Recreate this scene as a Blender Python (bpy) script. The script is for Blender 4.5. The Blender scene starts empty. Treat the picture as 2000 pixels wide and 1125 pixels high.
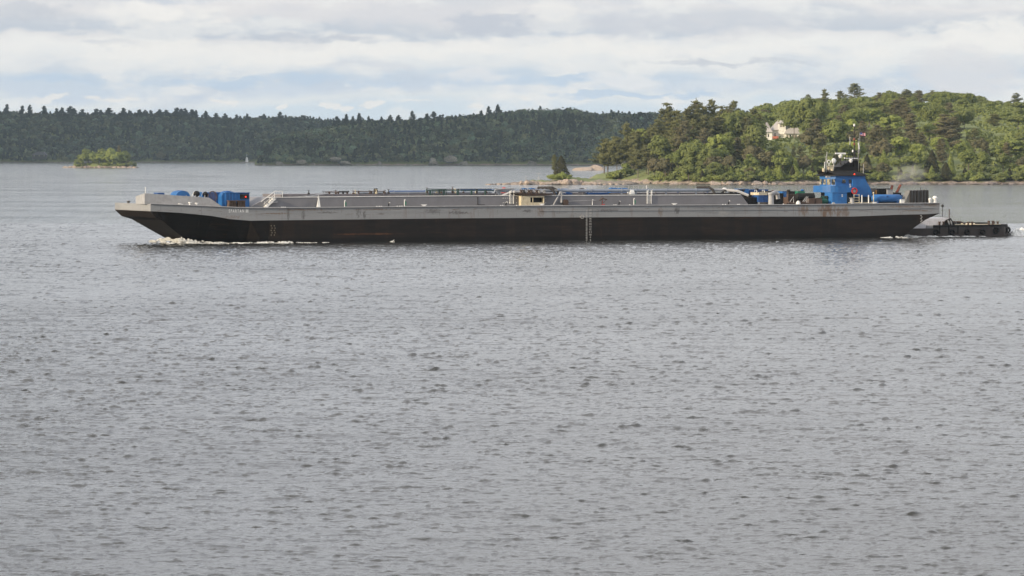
import bpy, math, random
import numpy as np
from mathutils import Vector, Matrix, noise as mnoise
R = math.radians
random.seed(7); np.random.seed(7)
SC = bpy.context.scene
COL = SC.collection
F = 8000.0; HC = 13.0; Y0 = 300.0
PITCH = math.atan((562.5 - Y0) / F)
SUN_AZ, SUN_EL = R(30), R(18)          # sun to the left, a little behind the camera
SUN_DIR = Vector((-math.cos(SUN_AZ)*math.cos(SUN_EL), -math.sin(SUN_AZ)*math.cos(SUN_EL), math.sin(SUN_EL)))

# ------------------------------------------------------------------ camera
cam = bpy.data.objects.new('camera', bpy.data.cameras.new('camera'))
COL.objects.link(cam)
cam.location = (0, 0, HC)
cam.rotation_euler = (math.pi/2 - PITCH, 0, 0)
cam.data.sensor_width = 36
cam.data.lens = 36*F/2000
cam.data.clip_start = 1; cam.data.clip_end = 40000
SC.camera = cam

def ray(px, py):
    a, b = (px-1000)/F, (562.5-py)/F
    c, s = math.cos(PITCH), math.sin(PITCH)
    return Vector((a, c + b*s, -s + b*c))
def at(px, py, Y):
    d = ray(px, py); t = Y/d.y
    return Vector((d.x*t, Y, HC + d.z*t))
def ground(px, py):
    d = ray(px, py); t = -HC/d.z
    return Vector((d.x*t, d.y*t, 0))
def proj(p):
    c, s = math.cos(PITCH), math.sin(PITCH)
    y, z = p[1], p[2]-HC
    dep = y*c - z*s; up = y*s + z*c
    return 1000 + F*p[0]/dep, 562.5 - F*up/dep
def interp(x, tab):
    if x <= tab[0][0]: return tab[0][1]
    for (a, b), (c, d) in zip(tab, tab[1:]):
        if x <= c: return b + (d-b)*(x-a)/(c-a)
    return tab[-1][1]

# ------------------------------------------------------------------ materials
def new_mat(name):
    m = bpy.data.materials.new(name); m.use_nodes = True
    nt = m.node_tree
    return m, nt, nt.nodes['Principled BSDF']
def N(nt, kind, **kw):
    n = nt.nodes.new('ShaderNode'+kind)
    for k, v in kw.items():
        if k.startswith('i_'): n.inputs[k[2:].replace('_', ' ')].default_value = v
        else: setattr(n, k, v)
    return n
def mapping(nt, scale, coord='Object'):
    tc = N(nt, 'TexCoord'); mp = N(nt, 'Mapping'); mp.inputs['Scale'].default_value = scale
    nt.links.new(tc.outputs[coord], mp.inputs['Vector']); return mp.outputs[0]
def noise_n(nt, vec, scale, detail=4, rough=.6):
    n = N(nt, 'TexNoise'); n.inputs['Scale'].default_value = scale
    n.inputs['Detail'].default_value = detail; n.inputs['Roughness'].default_value = rough
    if vec is not None: nt.links.new(vec, n.inputs['Vector'])
    return n.outputs[0]
def ramp(nt, fac, stops):
    r = N(nt, 'ValToRGB'); e = r.color_ramp.elements
    while len(e) < len(stops): e.new(.5)
    for el, (p, c) in zip(e, stops):
        el.position = p; el.color = (c if hasattr(c, '__len__') else (c, c, c)) + ((1,) if not hasattr(c, '__len__') or len(c) == 3 else ())
    nt.links.new(fac, r.inputs[0]); return r.outputs[0]
def mix(nt, fac, a, b, mode='MIX'):
    m = N(nt, 'Mix', data_type='RGBA', blend_type=mode)
    for s, v in ((0, fac), (6, a), (7, b)):
        if hasattr(v, 'is_output'): nt.links.new(v, m.inputs[s])
        else: m.inputs[s].default_value = v if not hasattr(v, '__len__') else tuple(v)+((1,) if len(v) == 3 else ())
    return m.outputs[2]
def mth(nt, op, a, b=None, c=None, clamp=False):
    m = N(nt, 'Math', operation=op, use_clamp=clamp)
    for i, v in enumerate((a, b, c)):
        if v is None: continue
        if hasattr(v, 'is_output'): nt.links.new(v, m.inputs[i])
        else: m.inputs[i].default_value = v
    return m.outputs[0]
_paint = {}
def paint(name, col, rough=.5, metal=0, wear=.25, wcol=(.09, .055, .035), scale=1.3, amount=.12):
    """weathered paint: value noise over the colour plus patches of dirt or rust"""
    if name in _paint: return _paint[name]
    m, nt, p = new_mat(name)
    v = mapping(nt, (1, 1, 1))
    n1 = noise_n(nt, v, scale, 5)
    c1 = mix(nt, ramp(nt, n1, [(.3, 0), (.7, 1)]), tuple(x*(1-amount*1.6) for x in col), tuple(min(1, x*(1+amount)) for x in col))
    v2 = mapping(nt, (2.3, 2.3, .7))
    n2 = noise_n(nt, v2, 1.7, 6, .7)
    c2 = mix(nt, mth(nt, 'MULTIPLY', ramp(nt, n2, [(.56, 0), (.72, 1)]), wear), c1, wcol)
    if max(col) < .05: p.inputs['Specular IOR Level'].default_value = .2
    nt.links.new(c2, p.inputs['Base Color'])
    p.inputs['Roughness'].default_value = rough; p.inputs['Metallic'].default_value = metal
    _paint[name] = m
    return m
M_grey = paint('grey_deck_paint', (.30, .30, .305), .55)
M_lgrey = paint('pale_grey_paint', (.36, .36, .365), .5, wear=.15)
M_blue = paint('blue_paint', (.017, .125, .36), .5, wear=.55, wcol=(.06, .06, .08))
M_dblue = paint('dark_blue_paint', (.014, .07, .23), .5)
M_white = paint('white_paint', (.78, .78, .76), .5, wear=.2, wcol=(.3, .2, .12))
M_black = paint('black_steel', (.012, .011, .011), .5, wcol=(.06, .035, .02), wear=.4)
M_brown = paint('rusty_steel', (.085, .055, .042), .8, wear=.7, wcol=(.16, .07, .03))
M_dark = paint('sooty_steel', (.04, .037, .036), .7, wear=.5)
M_green = paint('green_paint', (.02, .17, .10), .5)
M_dgreen = paint('dull_green_pipe', (.03, .07, .06), .7, wear=.6)
M_red = paint('red_paint', (.45, .03, .03), .5)
M_orange = paint('orange_canvas', (.42, .20, .05), .7)
M_cream = paint('cream_stained_paint', (.58, .51, .36), .6, wear=.8, wcol=(.26, .13, .05), scale=2)
M_pipe = paint('blue_grey_pipe_paint', (.22, .25, .30), .45)
M_rred = paint('rust_red_pipe', (.22, .06, .035), .7)
M_rubber = paint('black_rubber', (.02, .02, .02), .85)
M_deckrust = paint('worn_deck', (.20, .17, .15), .8, wear=.8, wcol=(.2, .1, .05))
def glass_mat():
    m, nt, p = new_mat('dark_window_glass')
    v = mapping(nt, (1, 1, 1)); n = noise_n(nt, v, .9, 2)
    c = mix(nt, ramp(nt, n, [(.45, 0), (.62, 1)]), (.02, .025, .03), (.42, .38, .26))
    nt.links.new(c, p.inputs['Base Color']); p.inputs['Roughness'].default_value = .12
    return m
M_glass = glass_mat()
def emis(name, col, s):
    m, nt, p = new_mat(name)
    p.inputs['Base Color'].default_value = (*col, 1)
    p.inputs['Emission Color'].default_value = (*col, 1); p.inputs['Emission Strength'].default_value = s
    n = noise_n(nt, mapping(nt, (1, 1, 1)), 3)
    nt.links.new(ramp(nt, n, [(.2, (col[0]*.8, col[1]*.8, col[2]*.8)), (.8, col)]), p.inputs['Emission Color'])
    return m
M_redlamp = emis('lit_red_lamp', (1, .05, .02), 1.2)

# ------------------------------------------------------------------ mesh builder
class MB:
    def __init__(s): s.v = []; s.f = []; s.m = []; s.mi = 0
    def mat(s, i): s.mi = i; return s
    def add(s, vs, fs):
        b = len(s.v); s.v += [tuple(x) for x in vs]
        for f in fs: s.f.append([b+i for i in f]); s.m.append(s.mi)
        return s
    def box(s, x0, x1, y0, y1, z0, z1):
        return s.hexa([(x0, y0, z0), (x1, y0, z0), (x1, y1, z0), (x0, y1, z0), (x0, y0, z1), (x1, y0, z1), (x1, y1, z1), (x0, y1, z1)])
    def hexa(s, p): return s.add(p, [(3, 2, 1, 0), (4, 5, 6, 7), (0, 1, 5, 4), (1, 2, 6, 5), (2, 3, 7, 6), (3, 0, 4, 7)])
    def tube(s, pts, r, n=8, r2=None):
        pts = [Vector(p) for p in pts]; k = len(pts); vs = []
        for i, p in enumerate(pts):
            d = (pts[min(i+1, k-1)] - pts[max(i-1, 0)]).normalized()
            a = Vector((0, 0, 1)) if abs(d.z) < .9 else Vector((1, 0, 0))
            x = d.cross(a).normalized(); y = d.cross(x)
            rr = r if r2 is None else r + (r2-r)*i/(k-1)
            for j in range(n):
                t = 2*math.pi*j/n; vs.append(p + (x*math.cos(t) + y*math.sin(t))*rr)
        fs = []
        for i in range(k-1):
            for j in range(n):
                fs.append((i*n+j, i*n+(j+1) % n, (i+1)*n+(j+1) % n, (i+1)*n+j))
        fs.append(tuple(range(n))[::-1]); fs.append(tuple(range((k-1)*n, k*n)))
        return s.add(vs, fs)
    def prism(s, poly, y0, y1):                       # poly of (x, z), extruded along y
        n = len(poly); vs = [(x, y0, z) for x, z in poly] + [(x, y1, z) for x, z in poly]
        return s.add(vs, [tuple(range(n)), tuple(range(2*n-1, n-1, -1))] + [(i, i+n, (i+1) % n+n, (i+1) % n) for i in range(n)])
    def slab(s, poly, z0, z1):                        # poly of (x, y), extruded along z
        n = len(poly); vs = [(x, y, z0) for x, y in poly] + [(x, y, z1) for x, y in poly]
        return s.add(vs, [tuple(range(n))[::-1], tuple(range(n, 2*n))] + [(i, (i+1) % n, (i+1) % n+n, i+n) for i in range(n)])
    def lathe(s, c, prof, n=14, axis='z'):            # prof of (r, h)
        vs = []
        for r, h in prof:
            for j in range(n):
                t = 2*math.pi*j/n; a, b = r*math.cos(t), r*math.sin(t)
                o = {'z': (a, b, h), 'x': (h, a, b), 'y': (a, h, b)}[axis]
                vs.append((c[0]+o[0], c[1]+o[1], c[2]+o[2]))
        k = len(prof); fs = []
        for i in range(k-1):
            for j in range(n): fs.append((i*n+j, i*n+(j+1) % n, (i+1)*n+(j+1) % n, (i+1)*n+j))
        fs.append(tuple(range(n))[::-1]); fs.append(tuple(range((k-1)*n, k*n)))
        return s.add(vs, fs)
    def ball(s, c, rx, ry=None, rz=None, n=12, m=8):
        ry = rx if ry is None else ry; rz = rx if rz is None else rz
        vs = []; fs = []
        for i in range(1, m):
            a = math.pi*i/m
            for j in range(n):
                t = 2*math.pi*j/n
                vs.append((c[0]+rx*math.sin(a)*math.cos(t), c[1]+ry*math.sin(a)*math.sin(t), c[2]-rz*math.cos(a)))
        vs += [(c[0], c[1], c[2]-rz), (c[0], c[1], c[2]+rz)]; q = (m-1)*n
        for i in range(m-2):
            for j in range(n): fs.append((i*n+j, i*n+(j+1) % n, (i+1)*n+(j+1) % n, (i+1)*n+j))
        for j in range(n): fs += [(q, (j+1) % n, j), (q+1, (m-2)*n+j, (m-2)*n+(j+1) % n)]
        return s.add(vs, fs)
    def torus(s, c, R_, r, axis='y', n=20):
        pts = []
        for j in range(n+1):
            t = 2*math.pi*j/n; a, b = R_*math.cos(t), R_*math.sin(t)
            pts.append({'y': (c[0]+a, c[1], c[2]+b), 'x': (c[0], c[1]+a, c[2]+b), 'z': (c[0]+a, c[1]+b, c[2])}[axis])
        return s.tube(pts, r, 6)
    def build(s, name, mats, parent=None, smooth=False, off=(0, 0, 0)):
        me = bpy.data.meshes.new(name)
        ox, oy, oz = off
        me.from_pydata([(x-ox, y-oy, z-oz) for x, y, z in s.v], [], s.f)
        if not isinstance(mats, (list, tuple)): mats = [mats]
        for m in mats: me.materials.append(m)
        if len(mats) > 1: me.polygons.foreach_set('material_index', s.m)
        import bmesh
        bm = bmesh.new(); bm.from_mesh(me); bmesh.ops.recalc_face_normals(bm, faces=bm.faces); bm.to_mesh(me); bm.free()
        if smooth:
            me.polygons.foreach_set('use_smooth', [True]*len(me.polygons))
            try: me.set_sharp_from_angle(angle=R(40))
            except Exception: pass
        o = bpy.data.objects.new(name, me); COL.objects.link(o)
        if parent: o.parent = parent; 
        if any(off): o.location = off
        return o
def np_mesh(name, V, Q, mats, smooth=False, mi=None):
    V = np.asarray(V, np.float32); Q = np.asarray(Q, np.int32); k = Q.shape[1]
    me = bpy.data.meshes.new(name)
    me.vertices.add(len(V)); me.vertices.foreach_set('co', V.ravel())
    me.loops.add(Q.size); me.loops.foreach_set('vertex_index', Q.ravel())
    me.polygons.add(len(Q)); me.polygons.foreach_set('loop_start', np.arange(0, Q.size, k, dtype=np.int32))
    for m in (mats if isinstance(mats, (list, tuple)) else [mats]): me.materials.append(m)
    if mi is not None: me.polygons.foreach_set('material_index', np.asarray(mi, np.int32))
    if smooth: me.polygons.foreach_set('use_smooth', np.ones(len(Q), bool))
    me.update(calc_edges=True)
    return me
def link(name, me, parent=None, loc=(0, 0, 0)):
    o = bpy.data.objects.new(name, me); COL.objects.link(o); o.parent = parent; o.location = loc; return o
def tag(o, label=None, cat=None, group=None, kind=None):
    if label: o['label'] = label
    if cat: o['category'] = cat
    if group: o['group'] = group
    if kind: o['kind'] = kind
    return o
def empty(name, loc, rz=0):
    o = bpy.data.objects.new(name, None); COL.objects.link(o); o.location = loc; o.rotation_euler = (0, 0, rz)
    o.empty_display_size = 1; return o

# ------------------------------------------------------------------ world, sun
def build_world():
    w = bpy.data.worlds.new('World'); SC.world = w; w.use_nodes = True
    nt = w.node_tree; bg = nt.nodes['Background']
    sky = N(nt, 'TexSky', sky_type='NISHITA', sun_disc=False)
    sky.sun_elevation = SUN_EL
    sky.sun_rotation = math.atan2(SUN_DIR.x, SUN_DIR.y)
    sky.air_density = 1.0; sky.dust_density = .6
    tc = N(nt, 'TexCoord'); sp = N(nt, 'SeparateXYZ'); nt.links.new(tc.outputs['Generated'], sp.inputs[0])
    x, y, z = sp.outputs
    az = mth(nt, 'MULTIPLY', mth(nt, 'ARCTAN2', x, y), 57.2958)
    el = mth(nt, 'MULTIPLY', mth(nt, 'ARCSINE', z), 57.2958)
    def vec(sa, se, off=0):
        c = N(nt, 'CombineXYZ')
        nt.links.new(mth(nt, 'MULTIPLY', az, sa), c.inputs[0]); nt.links.new(mth(nt, 'MULTIPLY', el, se), c.inputs[1])
        c.inputs[2].default_value = off; return c.outputs[0]
    wob = mth(nt, 'SUBTRACT', noise_n(nt, vec(.34, .9, 1.3), 1, 4, .55), .5)
    fine = mth(nt, 'SUBTRACT', noise_n(nt, vec(.9, 3.2, 5.1), 1, 5, .55), .5)
    # layered cloud bands near the horizon, warped by noise
    e2 = mth(nt, 'ADD', mth(nt, 'ADD', el, mth(nt, 'MULTIPLY', wob, .8)), mth(nt, 'MULTIPLY', fine, .4))
    e2 = mth(nt, 'DIVIDE', e2, 3.0, clamp=True)
    S = lambda r, g, b: tuple(((v/255+.055)/1.055)**2.4 for v in (r, g, b))
    band = ramp(nt, e2, [(0, S(214, 229, 241)), (.19, S(216, 230, 242)), (.24, S(234, 239, 243)), (.30, S(212, 224, 239)), (.36, S(208, 222, 238)),
                         (.41, S(236, 239, 243)), (.49, S(250, 249, 248)), (.535, S(238, 237, 239)), (.56, S(203, 211, 224)), (.61, S(212, 217, 227)), (.68, S(238, 236, 238)),
                         (.78, S(214, 218, 227)), (1, S(220, 222, 229))])
    # puffs and shadows inside the bands
    puff = ramp(nt, noise_n(nt, vec(.85, 2.1, 9.7), 1, 8, .6), [(.49, 0), (.62, 1)])
    shade = ramp(nt, noise_n(nt, vec(.5, 1.5, 17.2), 1, 7, .58), [(.50, 0), (.66, 1)])
    c = mix(nt, mth(nt, 'MULTIPLY', shade, .55), band, S(200, 211, 228))
    c = mix(nt, mth(nt, 'MULTIPLY', puff, .7), c, S(249, 248, 247))
    dn = mth(nt, 'MULTIPLY', mth(nt, 'SUBTRACT', noise_n(nt, vec(1.3, 2.6, 3.3), 1, 8, .62), .5), 3.8)
    azw = mth(nt, 'ADD', az, mth(nt, 'MULTIPLY', mth(nt, 'SUBTRACT', noise_n(nt, vec(1.0, 2.2, 31), 1, 6, .6), .5), 1.5))
    elw = mth(nt, 'ADD', el, mth(nt, 'MULTIPLY', mth(nt, 'SUBTRACT', noise_n(nt, vec(1.2, 2.4, 41), 1, 6, .6), .5), .5))
    def bank(px, py, w, h, col, k):                  # a cloud of its own place in the sky: azimuth, elevation, size
        nonlocal c
        a0, e0 = (px-1000)/F*57.2958, (Y0-py)/F*57.2958
        qa = mth(nt, 'POWER', mth(nt, 'DIVIDE', mth(nt, 'SUBTRACT', azw, a0), w/F*57.3), 2)
        qe = mth(nt, 'POWER', mth(nt, 'DIVIDE', mth(nt, 'SUBTRACT', elw, e0), h/F*57.3), 2)
        f = mth(nt, 'ADD', mth(nt, 'SUBTRACT', 1.0, mth(nt, 'ADD', qa, qe)), dn)
        c = mix(nt, ramp(nt, f, [(.0, 0), (.85, k)]), c, col)
    W_, G_, B_ = S(254, 251, 248), S(198, 204, 217), S(196, 216, 238)
    bank(560, 20, 330, 26, S(238, 235, 237), .8); bank(230, 35, 150, 26, W_, .7); bank(60, 25, 110, 22, G_, .6); bank(350, 30, 110, 24, W_, .8)
    bank(750, 30, 260, 30, S(224, 224, 231), .75); bank(640, 74, 150, 10, G_, .75); bank(960, 52, 110, 26, S(200, 206, 220), .85); bank(220, 88, 90, 7, G_, .5)
    bank(1070, 18, 60, 22, W_, .5); bank(1095, 45, 90, 20, W_, .45); bank(1260, 50, 130, 26, S(214, 217, 227), .75); bank(1480, 45, 140, 30, S(222, 223, 230), .6)
    bank(950, 95, 420, 22, W_, .8); bank(400, 105, 330, 26, W_, .7); bank(1300, 98, 300, 16, W_, .7); bank(1640, 100, 120, 20, W_, .6); bank(1900, 75, 120, 50, W_, .85)
    bank(1400, 122, 230, 8, G_, .7); bank(1890, 140, 160, 50, S(233, 232, 236), .7); bank(740, 128, 120, 7, S(222, 226, 235), .6)
    bank(110, 158, 110, 12, B_, .8); bank(560, 160, 230, 14, B_, .8); bank(1040, 158, 120, 14, B_, .85); bank(1230, 187, 160, 8, B_, .85)
    bank(1220, 160, 90, 13, S(242, 243, 246), .8); bank(930, 150, 100, 12, S(240, 241, 245), .7); bank(1420, 165, 150, 12, S(226, 233, 242), .6)
    for px, py, w in ((420, 200, 40), (545, 201, 16), (650, 203, 16), (705, 203, 26), (800, 200, 50), (935, 204, 20), (90, 190, 60), (230, 196, 60), (1010, 192, 30)): bank(px, py, w, 7, S(248, 246, 244), .8)
    # higher up: broad broken cloud
    n3 = noise_n(nt, tc.outputs['Generated'], 3.2, 5, .55)
    hi = ramp(nt, n3, [(.34, S(204, 209, 219)), (.52, S(225, 224, 226)), (.70, S(250, 246, 242))])
    hi = mix(nt, 1.0, hi, (1.42, 1.42, 1.42), 'MULTIPLY')
    c = mix(nt, ramp(nt, mth(nt, 'DIVIDE', el, 8, clamp=True), [(.28, 0), (.8, 1)]), c, hi)
    # below the horizon: dim
    c = mix(nt, ramp(nt, mth(nt, 'ADD', mth(nt, 'MULTIPLY', z, 20), .5, clamp=True), [(.3, 0), (.5, 1)]), S(120, 124, 130), c)
    skc = mix(nt, 1.0, sky.outputs[0], (.10, .10, .10), 'MULTIPLY')
    fin = mix(nt, .90, skc, c)
    nt.links.new(fin, bg.inputs['Color']); bg.inputs['Strength'].default_value = 1.0
build_world()
sun = bpy.data.objects.new('sun', bpy.data.lights.new('sun', 'SUN')); COL.objects.link(sun)
sun.data.energy = 5.0; sun.data.angle = R(.8); sun.data.color = (1, .83, .60)
sun.rotation_euler = SUN_DIR.to_track_quat('Z', 'Y').to_euler()
sun.location = (-300, 0, 200)
SC.view_settings.view_transform = 'Standard'; SC.view_settings.look = 'None'
SC.view_settings.exposure = 0; SC.view_settings.gamma = 1
SC.render.engine = 'CYCLES'
SC.cycles.max_bounces = 6; SC.cycles.volume_bounces = 1; SC.cycles.transparent_max_bounces = 8
SC.cycles.use_denoising = True; SC.cycles.denoiser = 'OPENIMAGEDENOISE'; SC.cycles.denoising_input_passes = 'RGB_ALBEDO_NORMAL'

# ------------------------------------------------------------------ water
def water_mat():
    m, nt, p = new_mat('lake_water')
    g = N(nt, 'NewGeometry')
    mp = N(nt, 'Mapping'); mp.inputs['Scale'].default_value = (1.0, 1.5, 1.0); mp.inputs['Rotation'].default_value = (0, 0, R(12))
    nt.links.new(g.outputs['Position'], mp.inputs[0])
    n1 = noise_n(nt, mp.outputs[0], 4.5, 5, .65)
    mp2 = N(nt, 'Mapping'); mp2.inputs['Scale'].default_value = (1, 1.3, 1)
    nt.links.new(g.outputs['Position'], mp2.inputs[0])
    n2 = noise_n(nt, mp2.outputs[0], .55, 4, .6)
    b1 = N(nt, 'Bump'); b1.inputs['Strength'].default_value = 1; b1.inputs['Distance'].default_value = WB1
    nt.links.new(n1, b1.inputs['Height'])
    b2 = N(nt, 'Bump'); b2.inputs['Strength'].default_value = 1; spz = N(nt, 'SeparateXYZ'); nt.links.new(g.outputs['Position'], spz.inputs[0])
    far_ = mth(nt, 'DIVIDE', mth(nt, 'SUBTRACT', spz.outputs[1], 220), 900, clamp=True)   # rougher chop out in the open reach
    nt.links.new(mth(nt, 'MULTIPLY_ADD', far_, .22, WB2), b2.inputs['Distance'])
    nt.links.new(n2, b2.inputs['Height']); nt.links.new(b1.outputs[0], b2.inputs['Normal'])
    nt.links.new(b2.outputs[0], p.inputs['Normal'])
    p.inputs['Base Color'].default_value = (.034, .036, .035, 1)
    gust = noise_n(nt, g.outputs['Position'], .02, 3)
    nt.links.new(ramp(nt, gust, [(.35, .05), (.65, .10)]), p.inputs['Roughness'])
    p.inputs['IOR'].default_value = 1.333
    return m
WB1, WB2 = .028, .05
def ocean_tile(n, L, lam_peak, wdir, seed, slope, lmin, spread=2):
    rng = np.random.RandomState(seed)
    k1 = np.fft.fftfreq(n, L/n)*2*np.pi
    kx, ky = np.meshgrid(k1, k1, indexing='ij'); k = np.hypot(kx, ky); k[0, 0] = 1
    l = lam_peak/(2*np.pi)*.72
    cosf = np.abs((kx*math.cos(wdir) + ky*math.sin(wdir))/k)**spread
    P = np.exp(-1/(k*l)**2)/k**4*(cosf+.06)*np.exp(-(k*lmin/6.28)**2); P[0, 0] = 0
    h = (rng.randn(n, n) + 1j*rng.randn(n, n))*np.sqrt(P)
    H = np.fft.ifft2(h).real
    sx = np.fft.ifft2(1j*kx*h).real; sy = np.fft.ifft2(1j*ky*h).real
    sc = slope/math.sqrt((sx**2 + sy**2).mean())
    dx = np.fft.ifft2(-1j*kx/k*h).real; dy = np.fft.ifft2(-1j*ky/k*h).real
    return np.stack([dx, dy, H], -1)*sc, L
def sample(tile, x, y):
    T, L = tile; n = T.shape[0]
    a = (x/L % 1)*n; b = (y/L % 1)*n
    i = a.astype(int); j = b.astype(int); fa = (a-i)[..., None]; fb = (b-j)[..., None]
    i %= n; j %= n; i2 = (i+1) % n; j2 = (j+1) % n
    return (T[i, j]*(1-fa) + T[i2, j]*fa)*(1-fb) + (T[i, j2]*(1-fa) + T[i2, j2]*fa)*fb
def build_water():
    ta = ocean_tile(1024, 61.0, 1.8, R(80), 3, .07, .22)
    tb = ocean_tile(1024, 29.7, .8, R(100), 5, .06, .14, 1)
    tl = ocean_tile(256, 173.0, 9.0, R(70), 9, .035, 2)
    tc = ocean_tile(1024, 33.1, .62, R(84), 13, .34, .14, 2)     # short steep wavelets, only in scattered spots
    td = ocean_tile(1024, 61.0, 1.35, R(76), 15, .30, .26, 2)
    m1 = ocean_tile(1024, 47.0, 1.0, R(90), 21, 1.0, .5, 0); m2 = ocean_tile(1024, 97.0, 2.2, R(90), 22, 1.0, .9, 0)
    s1, s2 = m1[0][..., 2].std(), m2[0][..., 2].std()
    ys = [-500, -200, 0, 60]; y = 98.0
    while y < 760: ys.append(y); y += .075*(y/120)**1.35
    while y < 7300: ys.append(y); y *= 1.06
    ys.append(7300)
    ys = np.array(ys); nc = 900
    t = np.linspace(-1, 1, nc)
    hw = np.where(ys < 98, 98*.165+9, ys*.165+9)
    X = hw[:, None]*t[None, :]; Y = np.repeat(ys[:, None], nc, 1)
    # outermost columns stretch away so the sheet reaches well past the frame
    X[:, 0] = -2900; X[:, -1] = 2900
    gl = np.clip(.25-sample(tl, X*1.3+7, Y*.9)[..., 2]/tl[0][..., 2].std()*.22, -.3, .6)
    a1 = np.clip(sample(m1, X*1.05, Y*1.3)[..., 2]/s1-.05-gl, 0, 1.6); a2 = np.clip(sample(m2, X*.95, Y*1.3)[..., 2]/s2-.15-gl, 0, 1.6)
    SP = sample(tc, (X-.1*Y)*1.33, Y*1.33)*a1[..., None]*1.0 + sample(td, X*1.33, (Y+.15*X)*1.33)*a2[..., None]*.9
    D = SP*.72 + sample(ta, X, Y) + sample(tb, X+.31*Y, Y-.2*X) + sample(tl, X, Y)
    far_ = np.interp(ys, [100, 180, 320, 600, 900], [.95, 1.1, 1.5, 2.0, 2.2])[:, None]
    g = far_*(.85 + .2*np.sin(X/31+Y/47+2*np.sin(Y/83)) * np.sin(Y/61-X/53))
    fade = np.clip((ys-62)/36, 0, 1)*np.clip((1500-ys)/700, 0, 1)
    D *= (g*fade[:, None])[..., None]; D[:, 0] = 0; D[:, -1] = 0
    V = np.stack([X + D[..., 0]*1.0, Y + D[..., 1]*1.0, D[..., 2]], -1).reshape(-1, 3)
    r = np.arange(len(ys)-1)[:, None]*nc + np.arange(nc-1)[None, :]
    Q = np.stack([r, r+1, r+nc+1, r+nc], -1).reshape(-1, 4)
    me = np_mesh('water', V, Q, water_mat(), smooth=True)
    tag(link('water', me), kind='structure')
build_water()

# ------------------------------------------------------------------ foliage
def leaf_mat(name, c1, c2, c3, rnd=.5, nscale=.35, coord='Object', tint=False):
    m, nt, p = new_mat(name)
    oi = N(nt, 'ObjectInfo')
    n = noise_n(nt, mapping(nt, (1, 1, 1), coord), nscale, 3)
    base = mix(nt, ramp(nt, n, [(.35, 0), (.65, 1)]), c1, c2)
    base = mix(nt, mth(nt, 'MULTIPLY', oi.outputs['Random'], rnd), base, c3)
    if tint:
        at_ = N(nt, 'Attribute', attribute_name='tint'); base = mix(nt, 1.0, base, at_.outputs['Color'], 'MULTIPLY')
    nt.links.new(base, p.inputs['Base Color']); p.inputs['Roughness'].default_value = .8
    p.inputs['Specular IOR Level'].default_value = .15
    tr = N(nt, 'BsdfTranslucent'); nt.links.new(base, tr.inputs[0])
    ms = N(nt, 'MixShader'); ms.inputs[0].default_value = .30
    nt.links.new(p.outputs[0], ms.inputs[1]); nt.links.new(tr.outputs[0], ms.inputs[2])
    nt.links.new(ms.outputs[0], nt.nodes['Material Output'].inputs[0])
    return m
L_green = leaf_mat('broad_leaf', (.165, .205, .060), (.25, .285, .085), (.16, .17, .07))
L_bright = leaf_mat('fresh_leaf', (.26, .31, .08), (.32, .36, .10), (.20, .23, .08))
L_pine = leaf_mat('pine_needles', (.165, .175, .07), (.225, .22, .095), (.15, .155, .075))
L_brown = leaf_mat('brownish_foliage', (.165, .150, .085), (.215, .19, .105), (.12, .125, .065))
L_cedar = leaf_mat('cedar_scales', (.06, .06, .028), (.09, .08, .038), (.055, .06, .03))
L_far = leaf_mat('distant_foliage', (.040, .055, .034), (.070, .088, .050), (.05, .07, .04), .2, .015, tint=True)
L_far2 = leaf_mat('distant_pine', (.030, .042, .030), (.046, .058, .036), (.03, .04, .03), .4, .05)
M_bark = paint('bark', (.16, .13, .11), .9, wear=.3, wcol=(.07, .05, .04))

def quads(C, Nn, sz, rng, asp=.7):
    """leaf-sized quads centred at C facing Nn"""
    n = len(C); Nn = Nn/np.maximum(1e-6, np.linalg.norm(Nn, axis=1))[:, None]
    t = rng.randn(n, 3); a = np.cross(Nn, t); a /= np.maximum(1e-6, np.linalg.norm(a, axis=1))[:, None]; b = np.cross(Nn, a)
    s = (sz*(.6+.8*rng.rand(n)))[:, None]/2; a = a*s; b = b*s*asp
    V = np.stack([C-a-b, C+a-b*.6, C+a*.8+b, C-a*.7+b*1.1], 1).reshape(-1, 3)
    return V, np.arange(4*n).reshape(-1, 4)
def clump_crown(rng, clumps, per, sz, flat=.8, up=-.35):
    Cs = []; Ns = []
    for c, r in clumps:
        k = max(8, int(per*r*r))
        d = rng.randn(k, 3); d /= np.linalg.norm(d, axis=1)[:, None]
        low = d[:, 2] < up; d[low, 2] *= -1
        rr = r*(.72+.36*rng.rand(k))[:, None]*(1+.25*np.sin(d[:, :1]*5+c[0])*np.sin(d[:, 1:2]*6+c[1]))
        P = np.array(c) + d*rr*np.array([1, 1, flat])
        Cs.append(P); Ns.append(d + rng.randn(k, 3)*.27)
    return quads(np.concatenate(Cs), np.concatenate(Ns), sz, rng)
def trunk_mb(H, r, rng, limbs, lean=0, top=.8):
    mb = MB(); pts = [(lean*z*z/H+.12*math.sin(z*.7+r*9), .1*math.cos(z*.5), z) for z in np.linspace(0, H*top, 7)]
    mb.tube(pts, r, 7, r*.3)
    for c, rr in limbs:
        z0 = max(H*.18, c[2]*.62); p0 = (lean*z0*z0/H, 0, z0)
        mid = (p0[0]*.5+c[0]*.5, c[1]*.5, z0*.45+c[2]*.55-.2)
        mb.tube([p0, mid, c], r*.36, 5, r*.1)
    return mb
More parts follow.
